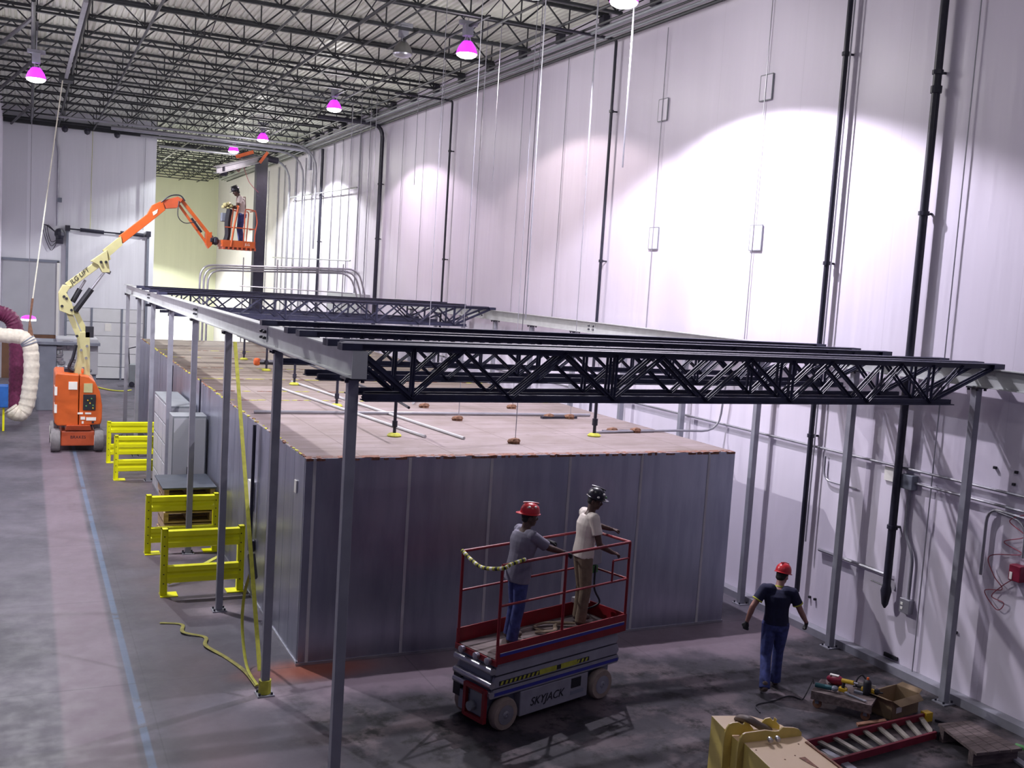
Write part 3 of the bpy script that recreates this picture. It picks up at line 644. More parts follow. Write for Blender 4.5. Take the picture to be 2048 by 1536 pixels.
# straps
C2 = V((XC, LY[1], 0)); C3 = V((XC, LY[2], 0))
o = empty('ratchet_strap', tuple(C2), 'yellow ratchet strap pulled tight from the third column top to the second column foot', 'strap')
MB().bar(tuple(C3+V((.09, -.06, 4.35))), tuple(C2+V((-.06, .06, .30))), .055, .010, (0, 1, 0)).build('webbing', 'strap', o)
p = C3+(C2-C3)*.70; p.z = 4.35*.30+.09
MB().bar(tuple(p+V((0, .12, .15))), tuple(p-V((0, .1, .12))), .10, .07, (0, 1, 0)).build('ratchet', 'black', o)
MB().tube([(XC, LY[1], .02), (XC, LY[1], .20)], .082, 10).build('wrap', 'strap', o)
pts = catmull([tuple(p), (XC-.02, 14.3, .95), (XC-.06, 14.2, .5), (XC-.08, 13.7, .10), (XC-.05, 13.1, .05)])
MB().tube(pts, .022, 6, sq=.4).build('loose_tail', 'strap', o)
pts = catmull([(1.95, 16.0, .012), (2.25, 15.85, .012), (2.22, 15.45, .03), (2.5, 15.2, .012), (2.45, 14.8, .03), (2.65, 14.3, .012), (2.80, 13.7, .02), (2.84, 13.1, .04)], 8)
tag(MB().tube(pts, .028, 6, sq=.3).build('floor_strap', 'khaki_strap', smooth=True), 'loose yellow strap snaking on the floor beside the second column', 'strap')
# ------------------------------------------------------------------ right wall services
WX = XW
for i, (y, z0, r, zt_, l, arm) in enumerate(((11.29, 1.35, .062, ZB, 'thick black pipe up the right wall, nearest to the camera', 0), (13.24, .6, .045, ZB, 'black pipe with a thin conduit beside it, second from the camera', 0),
        (20.68, .1, .035, 11.2, 'dark elbow-topped pipe on the right wall, left of the brightest pool of light', 1), (30.6, .1, .035, 11.15, 'thin dark elbow-topped pipe on the right wall amid the pink glow', 1),
        (37.57, .1, .08, 11.2, 'thick dark pipe on the right wall with a rounded top bend', 1.6), (46.2, .1, .07, 11.1, 'dark pipe under the bend of the large overhead pipe on the right wall', 0))):
    x = WX-.14
    o = empty('wall_pipe', (x, y, z0), l, 'pipe')
    pts = [(x, y, z0), (x, y, zt_)]+([(x-.9-arm, y, zt_)] if arm else [])
    MB().tube(fillet(pts, .08 if arm == 1 else .5), r, 10).build('pipe', 'black', o, smooth=True)
    for z in ([2.2, 6.95, 9.0] if r > .055 else [3.3, 6.2, 9.6]):
        if z > z0: MB().tube([(x, y, z), (WX, y-.02, z)], .02, 6).build('bracket', 'black', o); MB().lathe([(r+.02, -.03), (r+.02, .03)], (x, y, z), n=10).build('clamp', 'black', o)
    if i == 0:
        MB().lathe([(r+.02, 0), (r+.022, .1)], (x, y, 8.7), n=12).build('coupling', 'black', o); MB().lathe([(.015, -.42), (.05, -.36), (.085, -.15), (.06, -.05), (.06, 0)], (x, y, z0), n=10).build('valve', 'black', o, smooth=True)
        MB().tube([(x-.02, y, z0-.08), (x-.04, y+.28, z0-.06)], .012, 6).build('valve_lever', 'black', o)
    if i == 1: MB().tube([(x, y-.10, 1.5), (x, y-.10, ZB)], .014, 6).build('companion_conduit', 'conduit', o)
CW = 'thin conduits on the right wall'
def wallrun(pts, r, l, m='conduit', name='wall_conduit'):
    return tag(MB().tube(fillet([(WX-.05, y, z) for y, z in pts], .22), r, 7).build(name, m, smooth=True), l, 'conduit', CW)
wallrun([(34.5, 3.12), (5.0, 3.12)], .022, 'upper grey conduit running level along the whole right wall below the platform beam')
wallrun([(11.15, 2.93), (5.0, 2.90)], .022, 'lower grey conduit running level from the square box beside the thick black pipe')
wallrun([(11.12, 2.9), (11.12, 2.15), (10.93, 1.85), (10.93, 1.15)], .026, 'conduit dropping with a kink to the small outlet box right of the thick black pipe')
wallrun([(12.9, 1.42), (11.32, 1.42)], .03, 'short level pipe joining the foot of the thick black pipe')
wallrun([(10.72, .05), (10.72, 11.0)], .010, 'thin straight wire conduit just right of the thick black pipe')
wallrun([(9.05, 3.1), (9.05, 9.5)], .02, 'thin conduit at the right edge of the photo')
wallrun([(9.72, 1.9), (9.72, 2.86), (8.2, 2.8)], .022, 'conduit bending down beside the nearest wall column')
wallrun([(9.1, 2.3), (9.1, 2.78), (9.6, 2.84)], .018, 'thin conduit dropping to the red alarm box')
wallrun([(12.95, 3.0), (12.95, 2.6), (12.2, 2.6)], .016, 'small bent conduit left of the column behind the walking man')
for i, (y, z0, z1, r) in enumerate(((15.34, 4.0, 11, .009), (18.71, 4.2, 11.1, .009), (23.1, 4.5, 11.3, .010), (25.6, 4.5, 11.2, .008), (28.4, 4.6, 11.3, .010), (33.2, 4.4, 11.4, .009), (35.4, 4.4, 11.4, .009), (39.4, .2, 11.4, .02), (40.6, .2, 11.3, .03), (42.0, .2, 11.3, .02), (43.2, 4, 11.4, .02), (44.6, .2, 11.2, .03), (48.2, .2, 11.2, .03), (49.6, .2, 11, .03), (51.5, .2, 11.2, .05), (54.0, .2, 11, .03), (55.5, .2, 11, .04), (58.0, .2, 11, .03), (61, .2, 11, .06))):
    wallrun([(y, z0), (y, z1)], r, 'thin upright conduit on the right wall, %s of these counting from the camera' % ORD[i])
tag(MB().tube([(WX-.3, 40, 9.0), (WX-.3, 52, 9.2)], .03, 6).build('strut_rail', 'conduit'), 'level support rail high on the far right wall', 'rail')
tag(MB().tube([(WX-.3, 40.5, 6.1), (WX-.3, 55, 6.2)], .03, 6).build('strut_rail', 'conduit'), 'level support rail halfway up the far right wall', 'rail')
tag(MB().box((WX-.35, 38.6, 4.0), (WX, 43.5, 4.8)).build('wall_duct', 'bluegrey'), 'pale grey duct box on the far right wall behind the far joists', 'duct')
for i, (y, z, l) in enumerate(((15.34, 9.38, 'upper outlined wall box on the thin conduit left of the bright pool of light'), (18.71, 9.4, 'upper outlined wall box farther from the camera'), (15.28, 6.66, 'lower outlined wall box under the bright pool of light'), (18.7, 6.7, 'lower outlined wall box farther from the camera, faint in the glare'))):
    o = empty('wall_box', (WX, y, z), l, 'wall box', 'outlined boxes on the right wall')
    MB().box((WX-.04, y-.16, z-.22), (WX-.002, y+.16, z+.22)).build('box', 'wall', o)
    mb = MB()
    for a, b_ in (((-.17, -.23), (.17, -.23)), ((.17, -.23), (.17, .23)), ((.17, .23), (-.17, .23)), ((-.17, .23), (-.17, -.23))): mb.bar((WX-.03, y+a[0], z+a[1]), (WX-.03, y+b_[0], z+b_[1]), .022, .014)
    mb.build('frame', 'cab', o)
tag(MB().box((WX-.12, 11.02, 2.82), (WX-.002, 11.24, 3.04)).build('junction_box', 'machgrey', bevel=.01), 'dark grey square junction box just right of the thick black pipe', 'junction box')
tag(MB().box((WX-.03, 11.42, 2.86), (WX-.002, 11.66, 3.08)).build('cover_plate', 'signwhite'), 'pale square plate just left of the thick black pipe', 'plate')
o = empty('outlet_box', (WX, 10.95, 1.0), 'small grey electrical outlet box under the kinked conduit', 'outlet'); MB().box((WX-.10, 10.86, .95), (WX-.002, 11.05, 1.17)).build('box', 'conduit', o, bevel=.008)
mb = MB(); mb.box((WX-.106, 10.98, 1.07), (WX-.10, 11.02, 1.11)); mb.box((WX-.106, 10.98, 1.0), (WX-.10, 11.02, 1.04)); mb.build('socket', 'signwhite', o)
o = empty('alarm_box', (WX, 9.12, 2.0), 'small dark red alarm box with loops of red wire at the right edge', 'alarm box'); MB().box((WX-.14, 9.04, 1.98), (WX-.002, 9.22, 2.2)).build('box', 'dredbox', o, bevel=.01)
MB().box((WX-.146, 9.16, 2.0), (WX-.14, 9.20, 2.10)).build('label', 'signwhite', o)
pts = catmull([(WX-.06, 9.1, 2.9), (WX-.06, 9.35, 2.75), (WX-.05, 9.1, 2.6), (WX-.06, 9.4, 2.45), (WX-.05, 9.12, 2.35), (WX-.06, 9.6, 2.2), (WX-.06, 9.5, 1.95), (WX-.06, 9.35, 1.8), (WX-.06, 9.62, 1.7), (WX-.06, 9.4, 1.5), (WX-.06, 9.3, 1.62), (WX-.06, 9.5, 1.66), (WX-.06, 9.35, 1.85), (WX-.08, 9.2, 1.98)], 8)
MB().tube(pts, .007, 5).build('red_wire', 'wirered', o)
for i, (y, z) in enumerate(((9.7, 3.42), (9.38, 3.25), (9.36, 3.42), (10.05, .95), (13.05, .55), (12.92, .55))):
    tag(MB().box((WX-.04, y-.018, z-.018), (WX-.002, y+.018, z+.018)).build('wall_clip', 'ink'), 'tiny dark clip on the right wall, %s of these from the nearest' % ORD[i], 'clip', 'dark clips on the right wall')
tag(MB().box((WX-.03, 11.05, .03+.12), (WX-.002, 11.32, .21)).build('floor_vent', 'ink'), 'small dark slot low on the right wall above the ledger', 'slot')
# cables hanging from the roof
HC = 'thin rods hanging from the roof'
for i, ((u, v), x, ztop, m_, r) in enumerate((((960, 322), 10.2, 10.9, 'zinc', .012), ((985, 362), 9.8, 10.9, 'zinc', .010), ((1172, 352), 9.6, 10.8, 'zinc', .012), ((1245, 335), 9.4, 10.6, 'zinc', .016), ((828, 370), 10.4, 11.0, 'zinc', .010), ((880, 335), 10.4, 11, 'conduit', .008), ((698, 385), 10.3, 11, 'zinc', .014), ((733, 420), 10.8, 11, 'conduit', .012), ((745, 400), 10.8, 11, 'conduit', .012), ((715, 400), 10.8, 11, 'conduit', .012))):
    p = OX(u, v, x); tag(MB().tube([(p.x, p.y, p.z), (p.x, p.y, ZT)], r, 6).build('hanging_rod', m_ if i in (2, 3, 6) else 'conduit'), 'thin rod hanging free before the right wall, %s of these from the left' % ORD[[6, 7, 8, 9, 4, 5, 0, 2, 3, 1][i]], 'rod', HC)
p = OX(1047, 700, 8.6); 
tag(MB().tube([(8.6, p.y, 4.88), (8.6, p.y, ZT)], .014, 6).build('hanging_rod', 'conduit'), 'long rod hanging from the roof to the platform joists, left of the largest lamp', 'rod', HC)
# ------------------------------------------------------------------ far left wall
Y7 = YF
o = empty('dock_door', (3.4, Y7, 0), 'white panelled overhead door on the far left wall with dark tracks', 'door')
dx0, dx1 = 1.72, 5.06
for k, (z0, z1) in enumerate(((0, .58), (.59, 1.20), (1.21, 2.02), (2.03, 2.65), (2.66, 3.28))):
    for i, (a, b_) in enumerate(((dx0, 2.75), (2.80, 4.05), (4.10, dx1))): MB().box((a+.01, Y7-.06, z0+.01), (b_-.01, Y7-.02, z1-.01)).build('door_panel', 'door', o)
MB().box((dx0, Y7-.045, 3.29), (dx1, Y7-.02, 6.7)).build('upper_sheet', 'wallfar', o)
for x in (2.775, 4.075): MB().box((x-.04, Y7-.09, 0), (x+.04, Y7-.03, 3.3)).build('stile', 'machgrey', o)
for x in (1.68, 5.12): MB().box((x-.05, Y7-.16, 0), (x+.05, Y7-.02, 6.85)).build('track', 'machgrey', o)
MB().box((dx0, Y7-.08, 0), (dx1, Y7-.01, .06)).build('sill', 'black', o)
MB().tube([(1.7, Y7-.2, 6.80), (5.15, Y7-.2, 6.72)], .035, 8).build('spring_shaft', 'black', o)
for a, b_ in ((2.2, 3.2), (3.9, 4.9)): MB().tube([(a, Y7-.2, 6.79), (b_, Y7-.2, 6.75)], .09, 10).build('torsion_spring', 'black', o)
for x in (1.68, 5.12): MB().box((x-.1, Y7-.3, 6.7), (x+.1, Y7-.02, 6.95)).build('bracket', 'black', o)
MB().box((3.35, Y7-.07, 2.25), (3.62, Y7-.058, 2.6)).build('notice', 'signwhite', o)
o = empty('door_motor', (1.35, Y7, 6.2), 'dark motor unit with cables beside the top of the overhead door', 'motor')
mb = MB(); mb.ball((1.35, Y7-.25, 6.55), (.22, .2, .25), 10); mb.box((1.2, Y7-.3, 6.1), (1.5, Y7-.02, 6.5)); mb.build('housing', 'black', o)
for k in range(3): MB().tube(catmull([(1.2, Y7-.1, 6.6), (.85-.1*k, Y7-.1, 6.9), (1.0, Y7-.1, 6.2-.2*k), (1.3, Y7-.1, 6.3)]), .015, 5).build('cable', 'black', o)
run('wall_conduit', [(1.15, Y7-.06, 11.3), (1.15, Y7-.06, 10.6), (1.25, Y7-.06, 10.2), (1.25, Y7-.06, 6.9)], .05, 'conduit', 'grey conduit running down the far left wall to the door motor', 'conduit')
tag(MB().box((1.24, Y7-.14, 7.95), (1.42, Y7-.02, 8.15)).build('junction_box', 'machgrey'), 'small grey box on the conduit of the far left wall', 'junction box')
run('cable', [OY(180, 460, Y7-.04), OY(186, 250, Y7-.04)], .008, 'strap', 'thin yellow cord hanging down the far left wall', 'cord')
run('cable', [(4.9, Y7-.04, 11.2), (4.9, Y7-.04, 7)], .010, 'conduit', 'thin wire near the right end of the far left wall', 'wire')
o = empty('wall_recess', (.15, Y7, 0), 'grey recessed bay at the left of the far wall with a brown lower panel', 'recess')
MB().box((-.9, Y7-.05, 2.0), (1.30, Y7-.01, 5.3)).build('grey_panel', 'bluegrey', o); MB().box((-.9, Y7-.05, .0), (1.28, Y7-.012, 1.98)).build('brown_panel', 'brownwall', o); MB().box((-.95, Y7-.10, 5.25), (1.38, Y7-.01, 5.36)).build('lintel', 'machgrey', o); MB().box((1.28, Y7-.10, 0), (1.38, Y7-.01, 5.3)).build('jamb', 'signwhite', o)
for i, (u, z) in enumerate(((130, 11.2), (175, 11.2), (235, 11.15))):
    p = OY(u, 245, Y7-.5); tag(MB().ball((p.x, Y7-.5, 11.15), (.14, .12, .16), 8).build('pipe_valve', 'black'), 'dark lump under the roof beam above the far left wall, %s from the left' % ORD[i], 'fitting', 'fittings above the far left wall')
# low lamp glaring by the recess
p = OY(57, 638, 44); o = empty('work_lamp', tuple(p), 'small glaring lamp low before the grey recess at the left', 'lamp')
MB().lathe([(.28, .0), (.24, .09), (.12, .14), (.03, .15)], tuple(p), n=16).build('shade', 'reflector', o, smooth=True); MB().lathe([(.27, -.06), (.27, 0)], tuple(p), n=16).build('lens', 'lens', o); MB().tube([p+V((0, 0, .14)), (p.x, p.y, ZB)], .012, 5).build('cord', 'conduit', o)
# ------------------------------------------------------------------ hoses and machinery at the left
y = 36.0
o = empty('fabric_duct', (.15, y, 0), 'white ribbed fabric duct hanging from a rope and curling on the floor at the left', 'duct')
pts = catmull([(-.975, 36.2, 2.95), (-.6, 36.1, 2.93), (-.1, 36.05, 2.9), (.12, 36, 2.75), (.20, 36, 2.4), (.22, 36, 1.8), (.17, 36, 1.2), (.10, 36, .75), (-.05, 35.95, .45), (-.25, 35.9, .48), (-.38, 35.9, .62)], 10)
rs = [(.235 if i % 3 else .226)*(1+.035*math.sin(i*1.1)) for i in range(len(pts))]
MB().tube(pts, rs, 18).build('sleeve', 'ducthose', o, smooth=True)
for k in (28, 30, 32): p = pts[k]; d = (pts[k+1]-pts[k-1]).normalized(); MB().lathe([(.245, -.02), (.25, 0), (.245, .02)], p, d, 18).build('hoop', 'machgrey', o)
MB().tube([(.18, 36, 2.95), (.15, 36, 3.4), (.22, 36, 4.15)], [.09, .03, .035], 8).build('sling', 'brown', o)
MB().tube([(.22, 36, 4.1), (.98, 36, 11.2)], .022, 6).build('rope', 'rope', o)
o = empty('purple_hose', (-.25, 37.6, 0), 'dark purple ribbed hose arching behind the white fabric duct', 'hose')
pts = catmull([(-.975, 37.6, 3.45), (-.7, 37.6, 3.55), (-.35, 37.6, 3.3), (-.22, 37.6, 2.6), (-.20, 37.6, 1.8), (-.2, 37.6, .9), (-.2, 37.6, .25)], 10)
MB().tube(pts, [.26 if i % 2 else .235 for i in range(len(pts))], 16).build('hose', 'purplehose', o, smooth=True)
o = empty('blue_barrier', (-.62, 35.3, 0), 'blue box on yellow legs at the left edge of the photo', 'barrier')
MB().box((-.95, 35.1, .75), (-.42, 35.5, 1.45)).build('box', 'blue', o, bevel=.03)
for x in (-.55, -.85): MB().box((x-.03, 35.25, 0), (x+.03, 35.33, .75)).build('leg', 'yellow', o)
o = empty('air_handler', (1.1, 41, 0), 'grey machine cabinet wrapped in plastic behind the orange boom lift', 'machine')
mb = MB(); mb.box((.42, 40, 0), (1.05, 41.2, 2.35)); mb.build('side_cabinet', 'machgrey', o, bevel=.02)
MB().box((1.06, 40.2, 1.3), (2.45, 41.6, 2.6)).build('upper_unit', 'bluegrey', o, bevel=.03); MB().box((1.1, 40.3, 0), (2.4, 41.5, 1.3)).build('lower_unit', 'machgrey', o)
random.seed(9)
MB().box((.35, 39.9, 2.38), (2.5, 41.6, 2.48)).build('top_rail', 'machgrey', o)
mb = MB()
for k in range(26): x = random.uniform(1.1, 2.3); z = random.uniform(1.4, 2.5); mb.ball((x, 40.18, z), (random.uniform(.05, .2), .04, random.uniform(.03, .12)), 6)
tag(mb.build('plastic_wrap', 'conduit', o), kind='stuff')
o = empty('floor_machine', (5.3, 48, 0), 'small dark machine on the floor by the far door, behind the far column', 'machine')
q = OY(272, 740, 48); x = q.x
MB().box((x-.3, 47.7, .1), (x+.3, 48.3, 1.0)).build('body', 'cab', o, bevel=.03); MB().tube([(x-.3, 47.8, 1.0), (x-.35, 47.8, 1.7), (x+.25, 47.8, 1.85)], .03, 6).build('handle', 'black', o)
for s_ in (-1, 1): MB().lathe([(.12, -.04), (.12, .04)], (x+s_*.2, 47.66, .12), (0, 1, 0), 12).build('wheel', 'black', o)
tag(MB().tube(catmull([OZ(180, 770, .03), OZ(215, 779, .03), OZ(245, 782, .03), OZ(262, 780, .05)]), .05, 6, sq=.5).build('caution_tape', 'strap'), 'pale yellow tape trailing on the floor behind the boom lift', 'tape')
# ------------------------------------------------------------------ orange and cream boom lift
YBM = 31.9
def B(u, v, y=YBM): p = OY(u, v, y); return p
def plate(pix, y0, y1, name, m, parent, **k):
    poly = [OY(u, v, y0) for u, v in pix]
    return MB().prism(poly, (0, y1-y0, 0)).build(name, m, parent, **k)
o = empty('boom_lift', (1.45, 32.2, 0), 'orange articulated boom lift with cream arms standing in the left aisle', 'boom lift'); BL = o
c = MB(); c.box((.98, 31.35, .17), (1.88, 33.2, .60)); c.build('chassis', 'orange_dark', o, bevel=.03)
MB().prism([(1.08, 31.30, .62), (1.12, 31.22, .78), (1.74, 31.22, .78), (1.78, 31.30, .62)], (0, .6, 0)).build('chassis_nose', 'orange_dark', o, bevel=.02)
for x, s_ in ((.84, 1), (1.98, 1)):
    for yy in (31.45, 33.0):
        w_ = MB(); w_.lathe([(.20, -.12), (.30, -.12), (.33, -.07), (.33, .07), (.30, .12), (.20, .12)], (x, yy, .33), (1, 0, 0), 24); wh = w_.build('wheel', 'rubber', o, smooth=True)
        MB().lathe([(.19, -.125), (.19, .125)], (x, yy, .33), (1, 0, 0), 16).build('hub', 'signwhite', wh)
MB().lathe([(.42, .60), (.42, .74)], (1.43, 32.2, 0), n=20).build('slew_ring', 'black', o)
# turntable covers
MB().prism([(.80, 31.30, .84), (.88, 31.30, .76), (1.42, 31.30, .76), (1.42, 31.30, 2.22), (.85, 31.30, 2.26), (.80, 31.30, 2.20)], (0, 1.9, 0)).build('left_cover', 'orange', o, bevel=.03)
MB().prism([(1.44, 31.30, .76), (2.02, 31.30, .80), (2.05, 31.30, .95), (2.05, 31.30, 1.35), (1.98, 31.30, 1.75), (1.85, 31.30, 2.02), (1.68, 31.30, 2.17), (1.44, 31.30, 2.22)], (0, 1.9, 0)).build('right_cover', 'orange', o, bevel=.03)
yy = 31.27
MB().box((1.15, yy, 1.80), (1.38, yy+.03, 2.02)).build('white_decal', 'signwhite', o)
MB().box((1.55, yy, 1.72), (1.78, yy+.03, 1.98)).build('cream_decal', 'cream', o)
cp = MB().box((1.54, yy-.02, 1.22), (1.87, yy+.03, 1.66)).build('control_panel', 'ink', o)
for k, (x, z) in enumerate(((1.62, 1.34), (1.72, 1.42), (1.8, 1.36), (1.66, 1.5), (1.76, 1.55), (1.8, 1.28))): MB().lathe([(.02, 0), (.02, .03)], (x, yy-.02, z), (0, -1, 0), 8).build('knob', 'toolyellow' if k % 2 else 'greenbit', cp)
for x, z, w_, h_ in ((1.45, 1.12, .14, .05), (1.66, 1.12, .16, .05), (1.52, .98, .12, .08), (1.74, .96, .26, .09), (1.52, .86, .05, .07)): MB().box((x-w_/2+.02, yy, z-h_/2), (x+w_/2+.02, yy+.03, z+h_/2)).build('decal', 'signwhite', o)
MB().box((1.78, yy, .84), (1.84, yy+.03, .89)).build('latch', 'ink', o)
for z in (1.75, 1.25): MB().box((.795, yy, z-.12), (.86, yy+.5, z+.12)).build('side_decal', 'signwhite', o)
MB().ball((1.52, 31.6, 2.30), (.04, .04, .08), 8).build('beacon', 'orangefit', o)
MB().box((1.05, 31.8, 2.2), (1.4, 32.3, 2.34)).build('top_hatch', 'black', o)
# cream tower and arms (side plates in the vertical plane of the boom)
plate([(145, 752), (155, 719), (155, 681), (160, 664), (180, 664), (180, 752)], 31.75, 32.15, 'tower', 'cream', o, bevel=.01)
plate([(128, 616), (140, 616), (163, 668), (157, 684)], 31.80, 31.90, 'lower_link', 'cream', o)
plate([(141, 614), (151, 612), (179, 668), (168, 672)], 31.95, 32.1, 'upper_link', 'cream', o)
plate([(117, 586), (126, 570), (143, 571), (133, 586), (144, 606), (149, 630), (139, 629), (119, 621)], 31.68, 32.22, 'knuckle', 'cream', o, bevel=.01)
plate([(134, 570), (130, 567), (182, 530), (214, 500), (222, 518), (140, 578)], 31.78, 32.12, 'main_boom', 'cream', o, bevel=.01)
plate([(182, 522), (214, 500), (220, 545), (205, 545), (197, 530)], 31.72, 32.18, 'boom_bracket', 'cream', o, bevel=.01)
plate([(206, 500), (242, 472), (245, 490), (214, 517)], 31.80, 32.10, 'boom_tip', 'cream', o)
plate([(238, 472), (295, 428), (305, 410), (325, 401), (331, 420), (300, 445), (246, 487)], 31.83, 32.07, 'fly_boom', 'orange', o, bevel=.01)
MB().prism([B(305, 424, 31.82), B(316, 418, 31.82), B(314, 426, 31.82), B(307, 431, 31.82)], (0, .005, 0)).build('lift_hole', 'signwhite', o)
plate([(325, 401), (356, 393), (366, 399), (354, 416), (333, 417)], 31.76, 32.14, 'boom_head', 'orange_dark', o, bevel=.01)
ja, jb = B(362, 399), B(417, 468)
MB().bar(ja, jb, .09, .13, (0, 1, 0)).build('jib', 'orange', o); MB().bar(B(358, 410), B(417, 492), .07, .08, (0, 1, 0)).build('jib_link', 'orange', o)
MB().tube([B(382, 437), B(402, 465)], .05, 8).build('jib_cylinder', 'black', o)
plate([(412, 466), (424, 464), (424, 490), (417, 497), (412, 488)], 31.8, 32.05, 'jib_end', 'orange', o)
mb = MB(); mb.ball(B(422, 480), (.10, .12, .16), 10); mb.ball(B(431, 482), (.11, .12, .13), 10); mb.build('rotator', 'black', o)
MB().tube(catmull([B(322, 405, 31.75), B(340, 392, 31.75), B(360, 391, 31.75), B(370, 402, 31.75)]), .02, 6).build('hose', 'black', o)
MB().tube(catmull([B(358, 402, 31.75), B(356, 432, 31.75), B(370, 446, 31.75), B(392, 443, 31.75)]), .014, 6).build('hose', 'black', o)
MB().tube([B(145, 604), B(160, 578)], .075, 10).build('lift_cylinder', 'ink', o); MB().tube([B(160, 578), B(171, 560)], .035, 8).build('cylinder_rod', 'zinc', o)
MB().tube([B(150, 622), B(183, 578)], .085, 10).build('lift_cylinder', 'ink', o); MB().tube([B(183, 578), B(211, 541)], .035, 8).build('cylinder_rod', 'zinc', o)
MB().tube([B(204, 538), B(221, 546)], .05, 8).build('pin', 'machgrey', o)
for u, v in ((128, 593), (133, 597), (124, 612), (143, 620), (162, 700), (172, 716), (166, 736), (174, 692), (202, 524), (212, 524), (154, 672)):
    MB().lathe([(.04, 0), (.04, .06)], B(u, v, 31.72), (0, -1, 0), 8).build('pin_cap', 'zinc' if u > 155 and v > 600 else 'ink', o)
MB().box(tuple(B(178, 666)-V((.1, .15, .12))), tuple(B(178, 660)+V((.12, .1, .1)))).build('link_stop', 'ink', o)
MB().tube(catmull([B(148, 742, 31.7), B(138, 735, 31.7), B(146, 715, 31.7), B(152, 690, 31.7)]), .05, 6).build('hose', 'ink', o)
xd = B(178, 540, 31.7)-B(146, 565, 31.7)
text('JLG LIFT', .175, B(159, 552, 31.77), xd, (0, 0, 1), 'ink', o, ext=.003, shear=.2)
text('BRAKES', .12, (1.43, 31.345, .42), (1, 0, 0), (0, 0, 1), 'ink', o, ext=.003)
# basket
b0, b1 = B(441, 491), B(506, 497); bx0, bx1, bz = b0.x, b1.x-.02, b0.z; by0, by1 = 31.5, 32.35
mb = MB(); mb.box((bx0, by0, bz-.02), (bx1, by1, bz+.0)); mb.build('basket_floor', 'orange_dark', o)
mb = MB()
for a, b_ in (((bx0, by0), (bx1, by0)), ((bx1, by0), (bx1, by1)), ((bx1, by1), (bx0, by1)), ((bx0, by1), (bx0, by0))): mb.bar((*a, bz+.07), (*b_, bz+.07), .025, .20)
mb.build('toe_board', 'orange', o)
mb = MB()
for k in range(8): mb.box((bx0+.02+k*.13, by0-.01, bz-.10), (bx0+.07+k*.13, by1, bz-.02))
mb.build('floor_slats', 'orange_dark', o)
def rail(pts, r=.018, name='rail', f=.08, m='orange_dark'): return MB().tube(fillet(pts, f), r, 6).build(name, m, o, smooth=True)
HT = bz+1.10
rail([(bx1-.02, by0, bz), (bx1-.02, by0, bz+.4), (bx1+.04, by0, bz+.75), (bx1-.02, by0, HT), (bx0+.62, by0, HT+.03), (bx0+.6, by0, bz)])
rail([(bx1-.12, by1, bz), (bx1-.06, by1, HT), (bx0+.3, by1, HT), (bx0+.3, by1, bz)])
rail([(bx1-.02, by0, HT), (bx1-.02, by1, HT)], name='end_rail'); rail([(bx1-.02, by0, bz+.55), (bx1-.02, by1, bz+.55)], name='end_rail'); rail([(bx0+.6, by0, bz+.55), (bx1-.05, by0, bz+.55)], .014, 'mid_rail')
rail([(bx0+.24, by0, bz), (bx0+.30, by0, bz+.5), (bx0+.42, by0, bz+1.2), (bx0+.42, by1, bz+1.2), (bx0+.30, by1, bz)], .03, 'frame_post', .1, 'orange')
rail([(bx0+.05, by0, bz+.55), (bx0+.6, by0, bz+.55)], .02, 'mid_rail')
MB().box((bx0-.02, by0+.25, bz+.72), (bx0+.14, by0+.5, bz+.98)).build('control_console', 'machgrey', o, bevel=.02)
mb = MB(); mb.tube(catmull([(bx0+.20, by0+.2, bz+1.1), (bx0+.15, by0+.2, bz+.7), (bx0+.16, by0+.2, bz+.3), (bx0+.06, by0+.2, bz+.0)]), .09, 8); mb.build('cable_bundle', 'ink', o, smooth=True)
mb = MB()
for p in ((.08, 1.22, .09), (.17, 1.26, .08), (.02, 1.15, .07), (.25, 1.20, .07), (.16, 1.12, .07)): mb.ball((bx0+p[0], by0+.25, bz+p[1]), (p[2], .1, p[2]*.75), 8)
mb.build('console_cover', 'cream', o, smooth=True)
text('JLG', .10, (bx0+.72, by0-.014, bz+.07), (1, 0, 0), (0, 0, 1), 'signwhite', o, ext=.003)
BASK = (bx0, bx1, by0, by1, bz)
